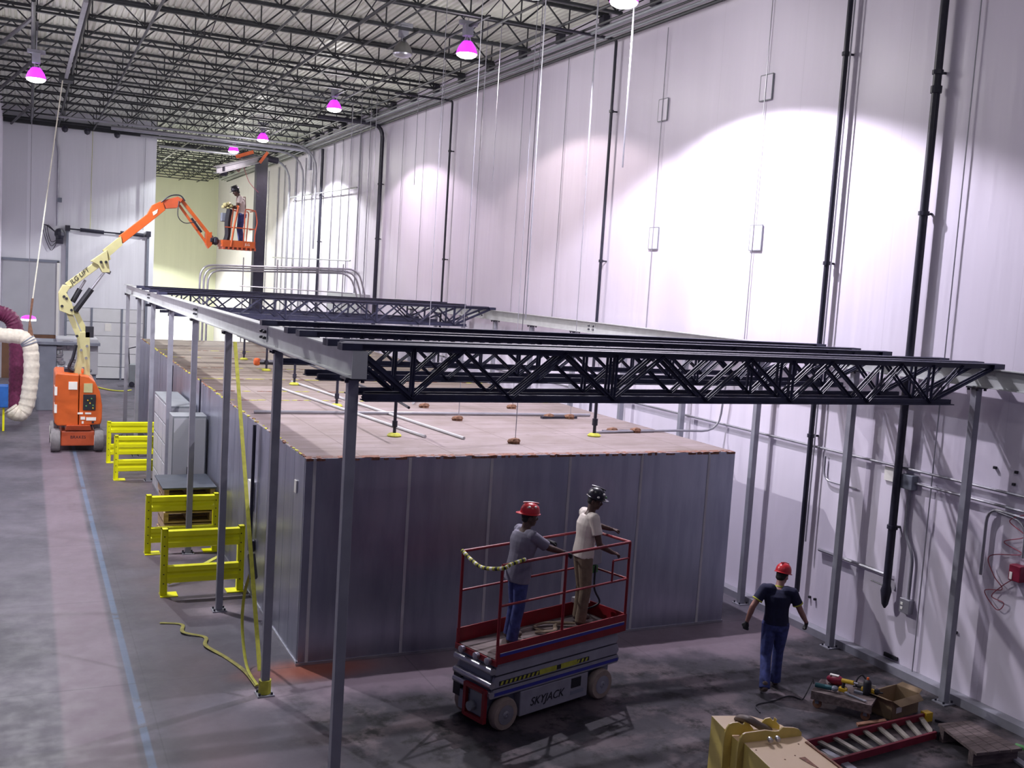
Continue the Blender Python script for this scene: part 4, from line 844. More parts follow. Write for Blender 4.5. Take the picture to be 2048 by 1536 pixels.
# ------------------------------------------------------------------ people
def person(name, o_, fwd, J_, C_, label, hat, hatcol, stickers=None, hair=False, mark=None):
    """J_: joints in metres in the body frame (forward, left, up) from o_; C_: clothing materials."""
    f = V((math.cos(fwd), math.sin(fwd), 0)); l = V((-f.y, f.x, 0)); O = V(o_)
    W = lambda p: O+f*p[0]+l*p[1]+V((0, 0, p[2]))
    j = {k: W(v) for k, v in J_.items() if isinstance(v, tuple)}
    root = empty(name, tuple(O), label, 'person')
    def limb(mb, pts, rs, n=12, sq=1.):
        mb.tube(pts, rs, n, sq=sq)
        for p, r in zip(pts, rs): mb.ball(p, r*.985, 10)
    def ring(mb, c, a, b_, up, side):              # elliptical rings joined to a torso
        pass
    def torso(mb, secs, k=0.):
        vs = []; fs = []; n = 20
        for (t_, a, b_) in secs:
            z = j['pelvis'].lerp(j['chest'], t_) if t_ <= 1 else j['chest'].lerp(j['neck'], t_-1)
            sd = (j['shL']-j['shR']).lerp(j['hipL']-j['hipR'], max(0, 1-t_)) if t_ < 1 else (j['shL']-j['shR'])
            sd = sd.normalized(); up = (j['chest']-j['pelvis']).normalized(); sd = (sd-up*sd.dot(up)).normalized(); fr = sd.cross(up)
            for q in range(n):
                an = 2*math.pi*q/n; vs.append(z+sd*((a+k)*math.cos(an))+fr*((b_+k)*math.sin(an)))
        for i in range(len(secs)-1):
            for q in range(n): fs.append((i*n+q, i*n+(q+1) % n, (i+1)*n+(q+1) % n, (i+1)*n+q))
        fs += [tuple(range(n))[::-1], tuple(range((len(secs)-1)*n, len(secs)*n))]; mb.add(vs, fs)
    SEC = [(-.22, .12, .085), (0, .158, .108), (.25, .150, .103), (.55, .142, .10), (.85, .165, .115), (1.05, .172, .118), (1.45, .150, .095), (1.75, .09, .07), (1.95, .055, .055)]
    body = MB(); torso(body, SEC)
    hd = j['head']; look = (W((J_['look'][0]+J_['head'][0], J_['look'][1]+J_['head'][1], J_['look'][2]+J_['head'][2]))-hd).normalized()
    hup = V((0, 0, 1))-look*look.z; hup.normalize(); hs = hup.cross(look)
    HR = Matrix((look, hs, hup)).transposed()
    H = lambda a, b_, c_: hd+look*a+hs*b_+hup*c_
    limb(body, [j['neck']-V((0, 0, .04)), H(-.02, 0, -.06)], [.062, .056])
    body.ball(hd+hup*.02, (.098, .077, .108), 18, rot=HR); body.ball(H(.028, 0, -.055), (.062, .056, .062), 14, rot=HR); body.ball(H(.060, 0, -.088), (.026, .028, .02), 10, rot=HR)
    body.tube([H(.088, 0, .02), H(.105, 0, -.012), H(.098, 0, -.03)], [.009, .015, .012], 8); body.ball(H(.098, 0, -.022), (.014, .019, .011), 8, rot=HR)
    body.ball(H(.083, 0, -.052), (.013, .026, .007), 8, rot=HR); body.ball(H(.081, 0, -.063), (.013, .023, .007), 8, rot=HR)
    for s_ in (-1, 1):
        body.ball(H(-.005, .078*s_, -.005), (.020, .009, .032), 8, rot=HR); body.ball(H(.080, .028*s_, .030), (.014, .022, .007), 8, rot=HR); body.ball(H(.064, .042*s_, -.02), (.025, .022, .02), 8, rot=HR)
    ends = []
    for s_, n_ in ((1, 'L'), (-1, 'R')):
        sh, el, wr = j['sh'+n_], j['el'+n_], j['wr'+n_]
        limb(body, [j['chest'].lerp(sh, .55)+V((0, 0, .04)), sh, sh.lerp(el, .5), el], [.07, .060, .050, .042]); limb(body, [el, el.lerp(wr, .35), wr], [.043, .042, .028])
        hdw = (W([a+b_ for a, b_ in zip(J_['wr'+n_], J_['hd'+n_])])-wr).normalized(); pn = W([a+b_ for a, b_ in zip(J_['wr'+n_], J_['pn'+n_])])-wr
        pn = (pn-hdw*pn.dot(hdw)).normalized(); sd = hdw.cross(pn); ends.append((wr, hdw, pn, sd, J_.get('curl'+n_, .5), s_))
        limb(body, [j['hip'+n_], j['hip'+n_].lerp(j['kn'+n_], .5), j['kn'+n_], j['kn'+n_].lerp(j['an'+n_], .35), j['an'+n_]], [.085, .075, .056, .054, .038])
        an = j['an'+n_]; to = j['to'+n_]; limb(body, [an-V((0, 0, .02)), an.lerp(to, .6)-V((0, 0, .0)), to], [.036, .036, .028])
    def hand(mb, e, k=0.):
        wr, d, pn, sd, cu, s_ = e
        R_ = Matrix((d, sd, pn)).transposed(); mb.ball(wr+d*.05, (.052+k, .040+k, .016+k), 12, rot=R_); limb(mb, [wr-d*.01, wr+d*.03], [.026+k, .024+k], 10)
        for q, (off, ln) in enumerate(((-.030, .068), (-.010, .078), (.010, .074), (.029, .058))):
            p = wr+d*.088+sd*off; a = .25*cu; pts = [p-d*.03, p]; cur = p
            for m_ in range(3):
                dr = d*math.cos(a)+pn*math.sin(a); cur = cur+dr*(ln/3); pts.append(cur); a += cu*1.1
            limb(mb, pts, [.0105+k, .010+k, .0095+k, .009+k, .0078+k], 8)
        tb = -1 if s_ > 0 else 1
        p = wr+d*.03+sd*(.032*tb); limb(mb, [p-sd*.01*tb, p+d*.03+sd*(.022*tb)+pn*.01, p+d*.055+sd*(.026*tb)+pn*(.02+.01*cu), p+d*.075+sd*(.018*tb)+pn*(.028+.012*cu)], [.016+k, .013+k, .0115+k, .009+k], 8)
    for e in ends: hand(body, e)
    def finish(mb, nm, m_, vox=.0085, it=3, par=root, label=None):
        tmp = mb.build('tmp_'+nm, m_, None, loc=tuple(O)); r = tmp.modifiers.new('r', 'REMESH'); r.mode = 'VOXEL'; r.voxel_size = vox; r.use_smooth_shade = True
        q = tmp.modifiers.new('s', 'SMOOTH'); q.factor = .5; q.iterations = it
        bpy.context.view_layer.update()
        me = bpy.data.meshes.new_from_object(tmp.evaluated_get(bpy.context.evaluated_depsgraph_get())); old = tmp.data
        bpy.data.objects.remove(tmp); bpy.data.meshes.remove(old)
        ob = bpy.data.objects.new(nm, me); COL.objects.link(ob); ob.parent = par; me.polygons.foreach_set('use_smooth', [True]*len(me.polygons))
        if label: ob['label'] = label
        return ob
    finish(body, 'body', C_['skin'])
    # shirt
    mb = MB(); lo = J_.get('hem', -.1)
    SS = [(lo, .165, .118), (.1, .162, .114), (.35, .150, .108), (.6, .150, .106), (.85, .172, .12), (1.05, .180, .123), (1.45, .162, .102), (1.68, .105, .08)]
    torso(mb, SS, .013+J_.get('loose', 0.))
    tr = []
    for n_ in 'LR':
        sh, el = j['sh'+n_], j['el'+n_]; k = J_.get('sleeve', .62); e_ = sh.lerp(el, k)
        limb(mb, [j['chest'].lerp(sh, .55)+V((0, 0, .04)), sh, sh.lerp(el, k*.5)], [.086, .078, .073]); mb.tube([sh, sh.lerp(el, k*.5), e_], [.076, .072, .075], 14)
        tr.append((sh, el, e_))
    finish(mb, 'shirt', C_['shirt'], .009, 4)
    if C_.get('trim'):
        for (sh, el, e_) in tr:
            d = (el-sh).normalized(); MB().lathe([(.072, -.012), (.077, -.008), (.077, .006), (.072, .010)], e_, d, 16).build('sleeve_trim', C_['trim'], root, smooth=True)
        MB().lathe([(.078, -.01), (.076, .012), (.068, .012), (.068, -.01)], j['neck']-V((0, 0, .035)), (j['neck']-j['chest']), 18).build('collar_trim', C_['trim'], root, smooth=True)
    # trousers
    mb = MB(); torso(mb, [(-.30, .13, .095), (-.05, .168, .118), (.08, .165, .114), (.22, .158, .110)], .010)
    for n_ in 'LR':
        h_, k_, a_ = j['hip'+n_], j['kn'+n_], j['an'+n_]
        limb(mb, [h_+V((0, 0, .02)), h_.lerp(k_, .5), k_, k_.lerp(a_, .5)], [.105, .094, .080, .074]); mb.tube([k_, k_.lerp(a_, .5), a_-V((0, 0, .02))], [.078, .074, .078], 14)
    mb.ball((j['hipL']+j['hipR'])/2, (.11, .11, .10), 12)
    finish(mb, 'trousers', C_['trousers'], .009, 4)
    if C_.get('belt'): pass
    for n_ in 'LR':
        a_, t_ = j['an'+n_], j['to'+n_]; d = (t_-a_); mb = MB(); h_ = a_-d.normalized()*.03
        limb(mb, [h_-V((0, 0, .025)), a_.lerp(t_, .45)-V((0, 0, .01)), t_], [.048, .047, .040]); limb(mb, [a_+V((0, 0, .05)), a_], [.052, .050])
        finish(mb, 'boot', C_['boot'], .009, 2)
    if C_.get('glove'):
        for e in ends:
            mb = MB(); hand(mb, e, .004); finish(mb, 'glove', C_['glove'], .006, 1)
    for s_ in (-1, 1):
        e_ = MB().ball(H(.078, .030*s_, .010), .012, 10).build('eye', 'eye', root, smooth=True)
        MB().ball(H(.0875, .031*s_, .010), .0055, 8).build('pupil', 'ink', e_, smooth=True)
    # hair under the hat and the hat itself
    mb = MB(); mb.ball(H(-.012, 0, .028), (.096, .082, .095), 18, rot=HR); mb.ball(H(-.05, 0, -.02), (.055, .070, .055), 12, rot=HR); finish(mb, 'hair', 'hair', .009, 2)
    bk = -1 if hat == 'back' else 1
    c_ = H(0, 0, .052); vs = []; fs = []; n = 28; prof = [(1.0, -.005), (1.0, .03), (.96, .06), (.84, .095), (.62, .122), (.32, .137), (.05, .141)]
    for (r, z) in prof:
        for q in range(n):
            an = 2*math.pi*q/n; vs.append(c_+look*(.126*r*math.cos(an))+hs*(.108*r*math.sin(an))+hup*z)
    for i in range(len(prof)-1):
        for q in range(n): fs.append((i*n+q, i*n+(q+1) % n, (i+1)*n+(q+1) % n, (i+1)*n+q))
    fs.append(tuple(range((len(prof)-1)*n, len(prof)*n))); mb = MB(); mb.add(vs, fs)
    vs = []; fs = []                                 # brim
    for (k, z) in ((0, .0), (1, -.006), (1, .002), (0, .010)):
        for q in range(n):
            an = 2*math.pi*q/n; ext = .014+.045*max(0, math.cos(an)*bk)**2; rr = 1 if k == 0 else 0
            vs.append(c_+look*((.124+(ext if k else 0))*math.cos(an))+hs*((.106+(.014 if k else 0))*math.sin(an))+hup*(z))
    for i in range(4):
        for q in range(n): fs.append((i*n+q, i*n+(q+1) % n, ((i+1) % 4)*n+(q+1) % n, ((i+1) % 4)*n+q))
    mb.add(vs, fs)
    mb.tube([c_+look*(-.10+.2*i/8)+hup*(.142-.35*abs(-.10+.2*i/8)**1.6) for i in range(9)], .010, 8)
    hh = mb.build('hard_hat', hatcol, root, smooth=True)
    if stickers:
        random.seed(len(label))
        for q in range(stickers):
            an = random.uniform(0, 6.28); zz = random.uniform(.025, .10); r = (1-((zz-.02)/.125)**2*.55)
            pos = c_+look*(.127*r*math.cos(an))+hs*(.109*r*math.sin(an))+hup*zz; MB().ball(pos, (.020, .020, .016), 8).build('sticker', ['signwhite', 'signwhite', 'shirt_white', 'greenbit'][q % 4], hh, smooth=True)
    return root, j, H
def rot_to(vec): return math.atan2(vec.y, vec.x)
# scissor lift frame
LA = V((5.46, 10.94, 0)); Ld = V((1.70, .51, 0)).normalized(); Ln = V((-Ld.y, Ld.x, 0))
T = Matrix(((Ld.x, Ln.x, 0, LA.x), (Ld.y, Ln.y, 0, LA.y), (0, 0, 1, 0), (0, 0, 0, 1)))
o = empty('scissor_lift', tuple(LA+Ld*.9+Ln*.38), 'small grey scissor lift with red railed platform carrying two workers', 'scissor lift')
def LB():
    m_ = MB(); m_.x = T; return m_
for t_ in (0, 1.75):
    for w0 in (.06, .72):
        b_ = LB(); b_.lathe([(.13, -.06), (.19, -.06), (.208, -.03), (.208, .03), (.19, .06), (.13, .06)], (t_, w0, .208), (0, 1, 0), 26); wh = b_.build('wheel', 'tan_rubber', o, smooth=True)
        b_ = LB(); b_.lathe([(.125, -.065), (.105, -.045), (.10, -.045), (.06, -.045), (.045, -.07), (.02, -.075), (.02, .065), (.125, .065)], (t_, w0, .208), (0, 1, 0), 20); b_.build('wheel_hub', 'zinc' if t_ == 0 else 'liftgrey', wh, smooth=True)
b_ = LB(); b_.box((.27, .04, .10), (1.50, .74, .43)); b_.build('chassis', 'liftgrey', o, bevel=.012)
b_ = LB(); b_.box((-.26, .16, .16), (2.02, .62, .40)); b_.build('chassis_frame', 'machgrey', o)
b_ = LB(); b_.box((1.18, .034, .27), (1.36, .042, .40)); b_.build('vent', 'ink', o)
b_ = LB(); b_.box((1.18, .034, .18), (1.42, .039, .23)); b_.build('side_decal', 'machgrey', o)
Tx = lambda a, b2, c2: T @ V((a, b2, c2))
text('SKYJACK', .15, Tx(.74, .036, .25), Ld, (0, 0, 1), 'ink', o, ext=.002, shear=.3)
# folded scissor stack
for k, (z0, z1, e) in enumerate(((.445, .56, 0), (.57, .72, .02), (.73, .90, .05))):
    for w0 in (.03, .70):
        b_ = LB(); b_.prism([(-.26+e, w0, z0+.02), (-.22+e, w0, z0), (2.06-e, w0, z0), (2.10-e, w0, z0+.05), (2.06-e, w0, z1), (-.20+e, w0, z1)], (0, .05, 0)); b_.build('scissor_arm', 'liftgrey', o, bevel=.008)
b_ = LB(); b_.box((-.22, .09, .46), (2.02, .69, .88)); b_.build('inner_arms', 'machgrey', o)
b_ = LB(); b_.box((-.24, .022, .475), (2.06, .029, .515)); b_.build('blue_line', 'bluestripe', o)
b_ = LB(); b_.box((-.24, .022, .565), (2.04, .0265, .572)); b_.box((-.22, .022, .722), (2.02, .0265, .729)); b_.build('shadow_gap', 'ink', o)
st = LB(); sk = LB()
for k in range(26):
    a = -.10+k*.075
    if 9 <= k <= 17: continue
    if k > 20: continue
    st.prism([(a, .024, .60), (a+.035, .024, .60), (a+.055, .024, .645), (a+.02, .024, .645)], (0, .004, 0))
st.build('hazard_stripes', 'strap', o); 
for a, c in ((.565, .87), (.95, 1.25)): b_ = LB(); b_.box((a, .0235, .59), (c, .0295, .657)); b_.build('warning_decal', 'strap', o)
b_ = LB(); b_.box((-.12, .0265, .595), (1.48, .0285, .652)); b_.build('hazard_backing', 'ink', o)
# end details
for z in (.50, .62, .80):
    b_ = LB(); b_.tube([(-.24, .02, z), (-.24, .74, z)], .045, 12); b_.build('cross_tube', 'zinc', o, smooth=True)
b_ = LB()
for w0 in (.08, .44): b_.bar((-.30, w0, .14), (-.30, w0, .56), .05, .05)
for z in (.16, .54): b_.bar((-.30, .08, z), (-.30, .44, z), .05, .05)
b_.build('tow_guard', 'red', o)
b_ = LB(); b_.box((-.28, .14, .2), (-.22, .38, .48)); b_.lathe([(.06, 0), (.06, .2)], (-.36, .3, .3), (1, 0, 0), 10); b_.build('hydraulic_block', 'cab', o)
b_ = LB(); b_.box((-.26, .60, .30), (-.14, .74, .62)); b_.build('battery_box', 'ink', o)
for w0 in (.08, .30, .58):
    b_ = LB(); b_.lathe([(.035, 0), (.045, .02), (.045, .06), (.02, .07)], (-.25, w0, .93), (-1, 0, 0), 12); b_.build('pin_cap', 'zinc', o, smooth=True)
# platform
P0, P1, Q0, Q1, ZD, ZTR = -.24, 2.12, -.03, .76, .955, 2.14
b_ = LB(); b_.box((P0, Q0+.02, .915), (P1, Q1-.02, ZD)); b_.build('platform_floor', 'oldwood', o)
for (a, c) in (((P0, Q0, .90), (P1, Q0+.02, 1.14)), ((P0, Q1-.02, .90), (P1, Q1, 1.14)), ((P1-.02, Q0+.02, .90), (P1, Q1-.02, 1.14))):
    b_ = LB(); b_.box(a, c); b_.build('toe_board', 'red', o, bevel=.004)
b_ = LB(); b_.box((P0-.01, Q0, .88), (P0+.02, Q1, .955)); b_.build('entry_sill', 'red', o)
b_ = LB(); b_.box((P0+.05, Q0-.004, .995), (P1-.05, Q0, 1.035)); b_.build('blue_line', 'bluestripe', o)
b_ = LB(); b_.box((P0+.05, Q0-.005, 1.036), (P1-.05, Q0-.0005, 1.042)); b_.build('white_line', 'signwhite', o)
def lt(pts, r, nm, m_='red', **k):
    b_ = LB(); b_.tube(pts, r, 8); return b_.build(nm, m_, o, smooth=True, **k)
for q in (Q0+.02, Q1-.02):
    for t_ in (P0+.02, .88, P1-.02): lt([(t_, q, 1.1 if t_ != P0+.02 else .92), (t_, q, ZTR)], .019, 'post')
    lt([(P0+.02, q, ZTR), (P1-.02, q, ZTR)], .020, 'top_rail'); lt([(P0+.02, q, 1.63), (P1-.02, q, 1.63)], .016, 'mid_rail')
lt([(P1-.02, Q0+.02, ZTR), (P1-.02, Q1-.02, ZTR)], .02, 'top_rail'); lt([(P1-.02, Q0+.02, 1.63), (P1-.02, Q1-.02, 1.63)], .016, 'mid_rail'); lt([(1.78, Q0+.02, 1.63), (1.78, Q0+.02, 1.92)], .014, 'short_post'); lt([(1.78, Q0+.02, 1.92), (P1-.02, Q0+.02, 1.92)], .014, 'short_rail')
# sagging chain sleeve in yellow and black, running across the entry end and along the rail
ch = catmull([(P0, Q1-.02, ZTR+.01), (P0-.01, .55, 2.08), (P0-.02, .3, 2.04), (P0, Q0+.0, ZTR-.03), (P0+.12, Q0-.02, ZTR+.01), (P0+.35, Q0-.02, ZTR+.04)], 8)
for k in range(0, len(ch)-1, 1):
    b_ = LB(); b_.tube([ch[k], ch[k+1]], .024, 8); b_.build('chain_sleeve', ('strap', 'ink', 'strap', 'signwhite')[k % 4], o)
b_ = LB(); b_.box((1.88, Q1-.28, 1.72), (2.10, Q1-.05, 1.95)); b_.build('control_box', 'liftgrey', o, bevel=.015)
b_ = LB(); b_.box((1.90, Q1-.26, 1.60), (2.05, Q1-.08, 1.70)); b_.build('control_decal', 'greenbit', o)
b_ = LB(); b_.tube(catmull([(2.0, .5, 1.7), (1.95, .45, 1.4), (2.02, .4, 1.2), (1.9, .5, 1.1)]), .014, 6); b_.build('control_cable', 'ink', o)
b_ = LB(); b_.box((1.8, Q1-.2, 1.15), (2.0, Q1-.03, 1.22)); b_.build('manual_box', 'signwhite', o)
pts = catmull([Tx(.85, .45, ZD+.02), Tx(1.05, .3, ZD+.05), Tx(1.3, .5, ZD+.03), Tx(1.5, .35, ZD+.05), Tx(1.2, .6, ZD+.04), Tx(.95, .55, ZD+.03), Tx(1.1, .2, ZD+.03)], 6)
tag(MB().tube(pts, .028, 6, sq=.5).build('coiled_sling', 'khaki'), 'pale webbing sling heaped on the scissor lift platform floor between the two workers', 'sling')
# worker in grey, seen from behind, looking right
fa = rot_to(Ld)
JG = dict(pelvis=(0, 0, .96), chest=(.05, 0, 1.32), neck=(.06, 0, 1.50), head=(.10, -.01, 1.63), look=(1, -.35, -.05),
  shL=(.06, .17, 1.43), shR=(.08, -.18, 1.42), elL=(.28, .24, 1.27), elR=(.30, -.20, 1.27), wrL=(.50, .20, 1.24), wrR=(.52, -.20, 1.20),
  hdL=(1, 0, -.15), hdR=(1, 0, -.25), pnL=(0, 0, -1), pnR=(0, 0, -1), hipL=(0, .09, .93), hipR=(0, -.09, .93), knL=(.03, .11, .52), knR=(-.02, -.11, .52), anL=(-.02, .12, .09), anR=(-.10, -.12, .09), toL=(.14, .14, .045), toR=(.06, -.15, .045), hem=-.42, loose=.03, sleeve=.85, curlL=.7, curlR=.7)
pB = LA+Ld*.40+Ln*.36; pB.z = ZD
person('person', pB, fa-.28, JG, dict(skin='skin_dark', shirt='shirt_grey', trousers='jeans', boot='boot', glove='glove'), 'person in baggy grey shirt, jeans and backwards red hard hat on the scissor lift', 'back', 'hatred', 5)
JW = dict(pelvis=(0, 0, 1.0), chest=(.04, 0, 1.39), neck=(.07, 0, 1.59), head=(.12, 0, 1.72), look=(1, -.75, -.3),
  shL=(.05, .18, 1.52), shR=(.05, -.18, 1.52), elL=(.26, .28, 1.32), elR=(.12, -.26, 1.17), wrL=(.50, .24, 1.26), wrR=(.34, -.20, 1.05),
  hdL=(1, -.1, -.1), hdR=(1, .1, -.25), pnL=(0, 0, -1), pnR=(0, .3, -1), hipL=(0, .09, .94), hipR=(0, -.09, .94), knL=(.06, .11, .52), knR=(.03, -.10, .52), anL=(.04, .13, .09), anR=(-.02, -.11, .09), toL=(.20, .17, .045), toR=(.14, -.13, .045), hem=-.12, loose=.012, sleeve=.62, curlL=.9, curlR=.8)
pC = LA+Ld*1.62+Ln*.40; pC.z = ZD
person('person', pC, fa-.42, JW, dict(skin='skin_dark', shirt='shirt_white', trousers='khaki', boot='boot'), 'person in white T-shirt, khaki trousers and black hard hat on the scissor lift', 'front', 'hatblack', 7)
# walking man, seen from behind, heading right and away
a = OZ(1522, 1390, 0); 
JM = dict(pelvis=(.02, 0, .99), chest=(.05, 0, 1.36), neck=(.12, -.02, 1.51), head=(.20, -.05, 1.62), look=(1, -.75, -.3),
  shL=(.04, .19, 1.46), shR=(.04, -.20, 1.44), elL=(-.03, .34, 1.20), elR=(.06, -.33, 1.18), wrL=(.02, .40, .95), wrR=(.22, -.44, .98),
  hdL=(.15, .1, -1), hdR=(.5, -.15, -.7), pnL=(1, -.5, 0), pnR=(.2, 1, .2), hipL=(.02, .09, .95), hipR=(.02, -.09, .95), knL=(.0, .10, .50), knR=(.16, -.08, .54), anL=(-.24, .10, .13), anR=(.20, -.08, .09), toL=(-.10, .12, .045), toR=(.36, -.10, .045), hem=-.06, loose=.004, sleeve=.62, curlL=.8, curlR=.7)
person('person', (a.x+.24, a.y+.10, 0), .95, JM, dict(skin='skin_light', shirt='shirt_navy', trousers='jeans', boot='boot', glove='glove', trim='strap'), 'person in navy T-shirt with yellow trim, walking on the floor by the wall', 'front', 'hatred')
# worker in the basket, facing left
JB = dict(pelvis=(-.02, 0, .97), chest=(.03, 0, 1.34), neck=(.10, 0, 1.52), head=(.18, 0, 1.63), look=(1, 0, -.45),
  shL=(.06, .17, 1.45), shR=(.06, -.17, 1.45), elL=(.14, .24, 1.17), elR=(.14, -.22, 1.17), wrL=(.38, .18, 1.17), wrR=(.38, -.16, 1.18),
  hdL=(1, 0, -.1), hdR=(1, 0, -.1), pnL=(0, 0, -1), pnR=(0, 0, -1), hipL=(0, .09, .94), hipR=(0, -.09, .94), knL=(.03, .10, .52), knR=(.05, -.11, .52), anL=(-.05, .10, .09), anR=(-.02, -.12, .09), toL=(.11, .12, .045), toR=(.14, -.14, .045), hem=.0, loose=.01, sleeve=.6, curlL=.5, curlR=.5)
p_, j_, H_ = person('person', (BASK[0]+.60, 31.95, BASK[4]+.01), math.pi-.15, JB, dict(skin='skin_dark', shirt='shirt_white', trousers='jeans', boot='boot'), 'person in white shirt and red harness leaning over controls in the raised basket', 'front', 'hatblack')
mb = MB()
f_ = V((math.cos(math.pi-.15), math.sin(math.pi-.15), 0)); l_ = V((-f_.y, f_.x, 0))
for s_ in (-.09, .09):
    c_ = j_['chest']+l_*s_
    mb.bar(c_+f_*.135+V((0, 0, -.30)), c_+f_*.13+V((0, 0, .12)), .045, .008, (1, 0, 0)); mb.bar(c_+f_*.13+V((0, 0, .12)), c_-f_*.12+V((0, 0, .16)), .045, .008); mb.bar(c_-f_*.12+V((0, 0, .16)), c_-f_*.15+V((0, 0, -.32)), .045, .008, (1, 0, 0))
mb.build('harness', 'dredbox', p_)
# ------------------------------------------------------------------ tools and clutter at the lower right
ux = V((.96, .10, 0)); 
ca, cb = OZ(1622, 1385, .22), OZ(1752, 1418, .22); d1 = (cb-ca); d1.z = 0; Lc = d1.length-.06; d1.normalize(); d2 = V((-d1.y, d1.x, 0))
T2 = Matrix(((d1.x, d2.x, 0, ca.x), (d1.y, d2.y, 0, ca.y), (0, 0, 1, 0), (0, 0, 0, 1)))
def K():
    m_ = MB(); m_.x = T2; return m_
tag_ = lambda q, l, c_, g_=None: tag(q, l, c_, g_)
o = empty('wooden_dolly', tuple(ca+d1*Lc/2), 'low wooden dolly on casters covered in tools, behind the cardboard box', 'dolly')
K().box((0, 0, .21), (Lc, .55, .25)).build('deck', 'oldwood', o, bevel=.004)
K().box((0, 0, .13), (Lc, .04, .21)).build('side_board', 'oldwood', o); K().box((0, .51, .13), (Lc, .55, .21)).build('side_board', 'oldwood', o)
for a in (.08, Lc-.08):
    for q in (.07, .48):
        K().lathe([(.06, -.02), (.065, 0), (.06, .02)], (a, q, .065), (0, 1, 0), 14).build('caster', 'brown', o, smooth=True); K().box((a-.025, q-.03, .07), (a+.025, q+.03, .13)).build('caster_fork', 'machgrey', o)
zt = .25
def tool(nm, l, c_): return empty(nm, tuple(T2 @ V((Lc/2, .3, zt))), l, c_, 'tools on the dolly')
t_ = tool('angle_grinder', 'teal power tool lying at the left end of the dolly', 'grinder'); K().tube([(.02, .12, zt+.05), (.24, .14, zt+.05)], .033, 10).build('body', 'teal', t_, smooth=True); K().ball((.28, .14, zt+.055), (.05, .05, .04), 10).build('gear_head', 'machgrey', t_, smooth=True); K().tube([(.0, .12, zt+.06), (-.03, .16, zt+.10)], .012, 6).build('cord_boot', 'ink', t_)
t_ = tool('red_tool_bag', 'dark red pouch with a white label on the far side of the dolly', 'pouch'); K().ball((.22, .44, zt+.07), (.13, .08, .07), 12).build('bag', 'dredbox', t_, smooth=True); K().box((.14, .40, zt+.13), (.26, .46, zt+.142)).build('white_label', 'signwhite', t_)
t_ = tool('cordless_drill', 'yellow and black drill standing in the middle of the dolly', 'drill'); K().tube([(.34, .26, zt+.15), (.50, .24, zt+.16)], .030, 10).build('motor_body', 'toolyellow', t_, smooth=True); K().tube([(.37, .26, zt+.14), (.36, .26, zt+.02)], .022, 8).build('handle', 'ink', t_); K().box((.31, .22, zt), (.42, .30, zt+.05)).build('battery', 'toolyellow', t_, bevel=.005); K().tube([(.50, .24, zt+.16), (.56, .235, zt+.163)], .014, 8).build('chuck', 'zinc', t_)
t_ = tool('yellow_tool', 'second yellow hand tool lying at the back of the dolly', 'tool'); K().tube([(.58, .42, zt+.04), (.76, .40, zt+.05)], .035, 10).build('body', 'toolyellow', t_, smooth=True); K().ball((.78, .40, zt+.06), .045, 8).build('head', 'ink', t_, smooth=True)
t_ = tool('long_wrench', 'long dark wrench with shiny ends lying along the dolly front', 'wrench'); K().tube([(.42, .14, zt+.03), (Lc-.1, .05, zt+.02)], .014, 8).build('shaft', 'machgrey', t_); K().ball((.44, .14, zt+.035), (.035, .025, .02), 8).build('jaw', 'zinc', t_); K().ball((Lc-.1, .05, zt+.025), (.03, .022, .015), 8).build('end', 'zinc', t_)
t_ = tool('spray_can', 'tall black canister standing at the right end of the dolly', 'can'); K().lathe([(.05, 0), (.055, .01), (.055, .17), (.04, .20), (.018, .21)], (Lc-.14, .36, zt), n=16).build('canister', 'ink', t_, smooth=True); K().lathe([(.018, 0), (.016, .03)], (Lc-.14, .36, zt+.21), n=10).build('cap', 'orangefit', t_)
t_ = tool('cable_heap', 'heap of black cables at the back of the dolly', 'cables'); K().tube(catmull([(.45, .5, zt+.02), (.6, .46, zt+.06), (.7, .5, zt+.03), (.5, .42, zt+.07), (.55, .52, zt+.2), (.72, .44, zt+.05), (.85, .48, zt+.03)]), .012, 6).build('cable', 'ink', t_)
t_ = tool('paper_sheet', 'white paper leaning at the back of the dolly', 'paper'); K().box((.50, .50, zt), (.74, .508, zt+.10)).build('sheet', 'signwhite', t_)
tag(MB().tube(catmull([T2 @ V((-.03, .16, zt+.08)), T2 @ V((-.10, .05, .1)), OZ(1600, 1398, .012), OZ(1578, 1392, .012), OZ(1545, 1402, .012), OZ(1512, 1410, .012), OZ(1520, 1425, .012)]), .008, 6).build('power_cord', 'ink'), 'thin black cord trailing on the floor from the teal tool towards the walking man', 'cord')
tag(K().box((.5, .30, zt+.0), (.62, .36, zt+.03)).build('small_block', 'machgrey'), 'small grey metal block between the tools on the dolly', 'block')
# cardboard box
A_ = OZ(1760, 1425, 0); B_ = OZ(1782, 1441, 0); C3_ = OZ(1835, 1424, 0)
o = empty('cardboard_box', tuple((A_+C3_)/2), 'open cardboard box on the floor between the dolly and the wall ledger', 'box')
e1 = C3_-B_; e1.z = 0; e2 = V((-e1.y, e1.x, 0)).normalized()*.36; hB = .26
cs = [B_, B_+e1, B_+e1+e2, B_+e2]
for k in range(4):
    a, b_ = cs[k], cs[(k+1) % 4]; n_ = (V((a-b_)).cross(V((0, 0, 1)))).normalized()
    MB().prism([a, b_, b_+V((0, 0, hB)), a+V((0, 0, hB))], n_*.006).build('side', 'card', o)
    out = -((cs[0]+cs[2])/2-(a+b_)/2).normalized()
    MB().prism([a+V((0, 0, hB)), b_+V((0, 0, hB)), b_*.93+a*.07+out*.10+V((0, 0, hB+(.03 if k % 2 else -.05))), a*.93+b_*.07+out*.10+V((0, 0, hB+(.03 if k % 2 else -.05)))], (0, 0, .005)).build('flap', 'card', o)
MB().prism([c_+V((0, 0, .004)) for c_ in cs], (0, 0, .006)).build('bottom', 'card', o)
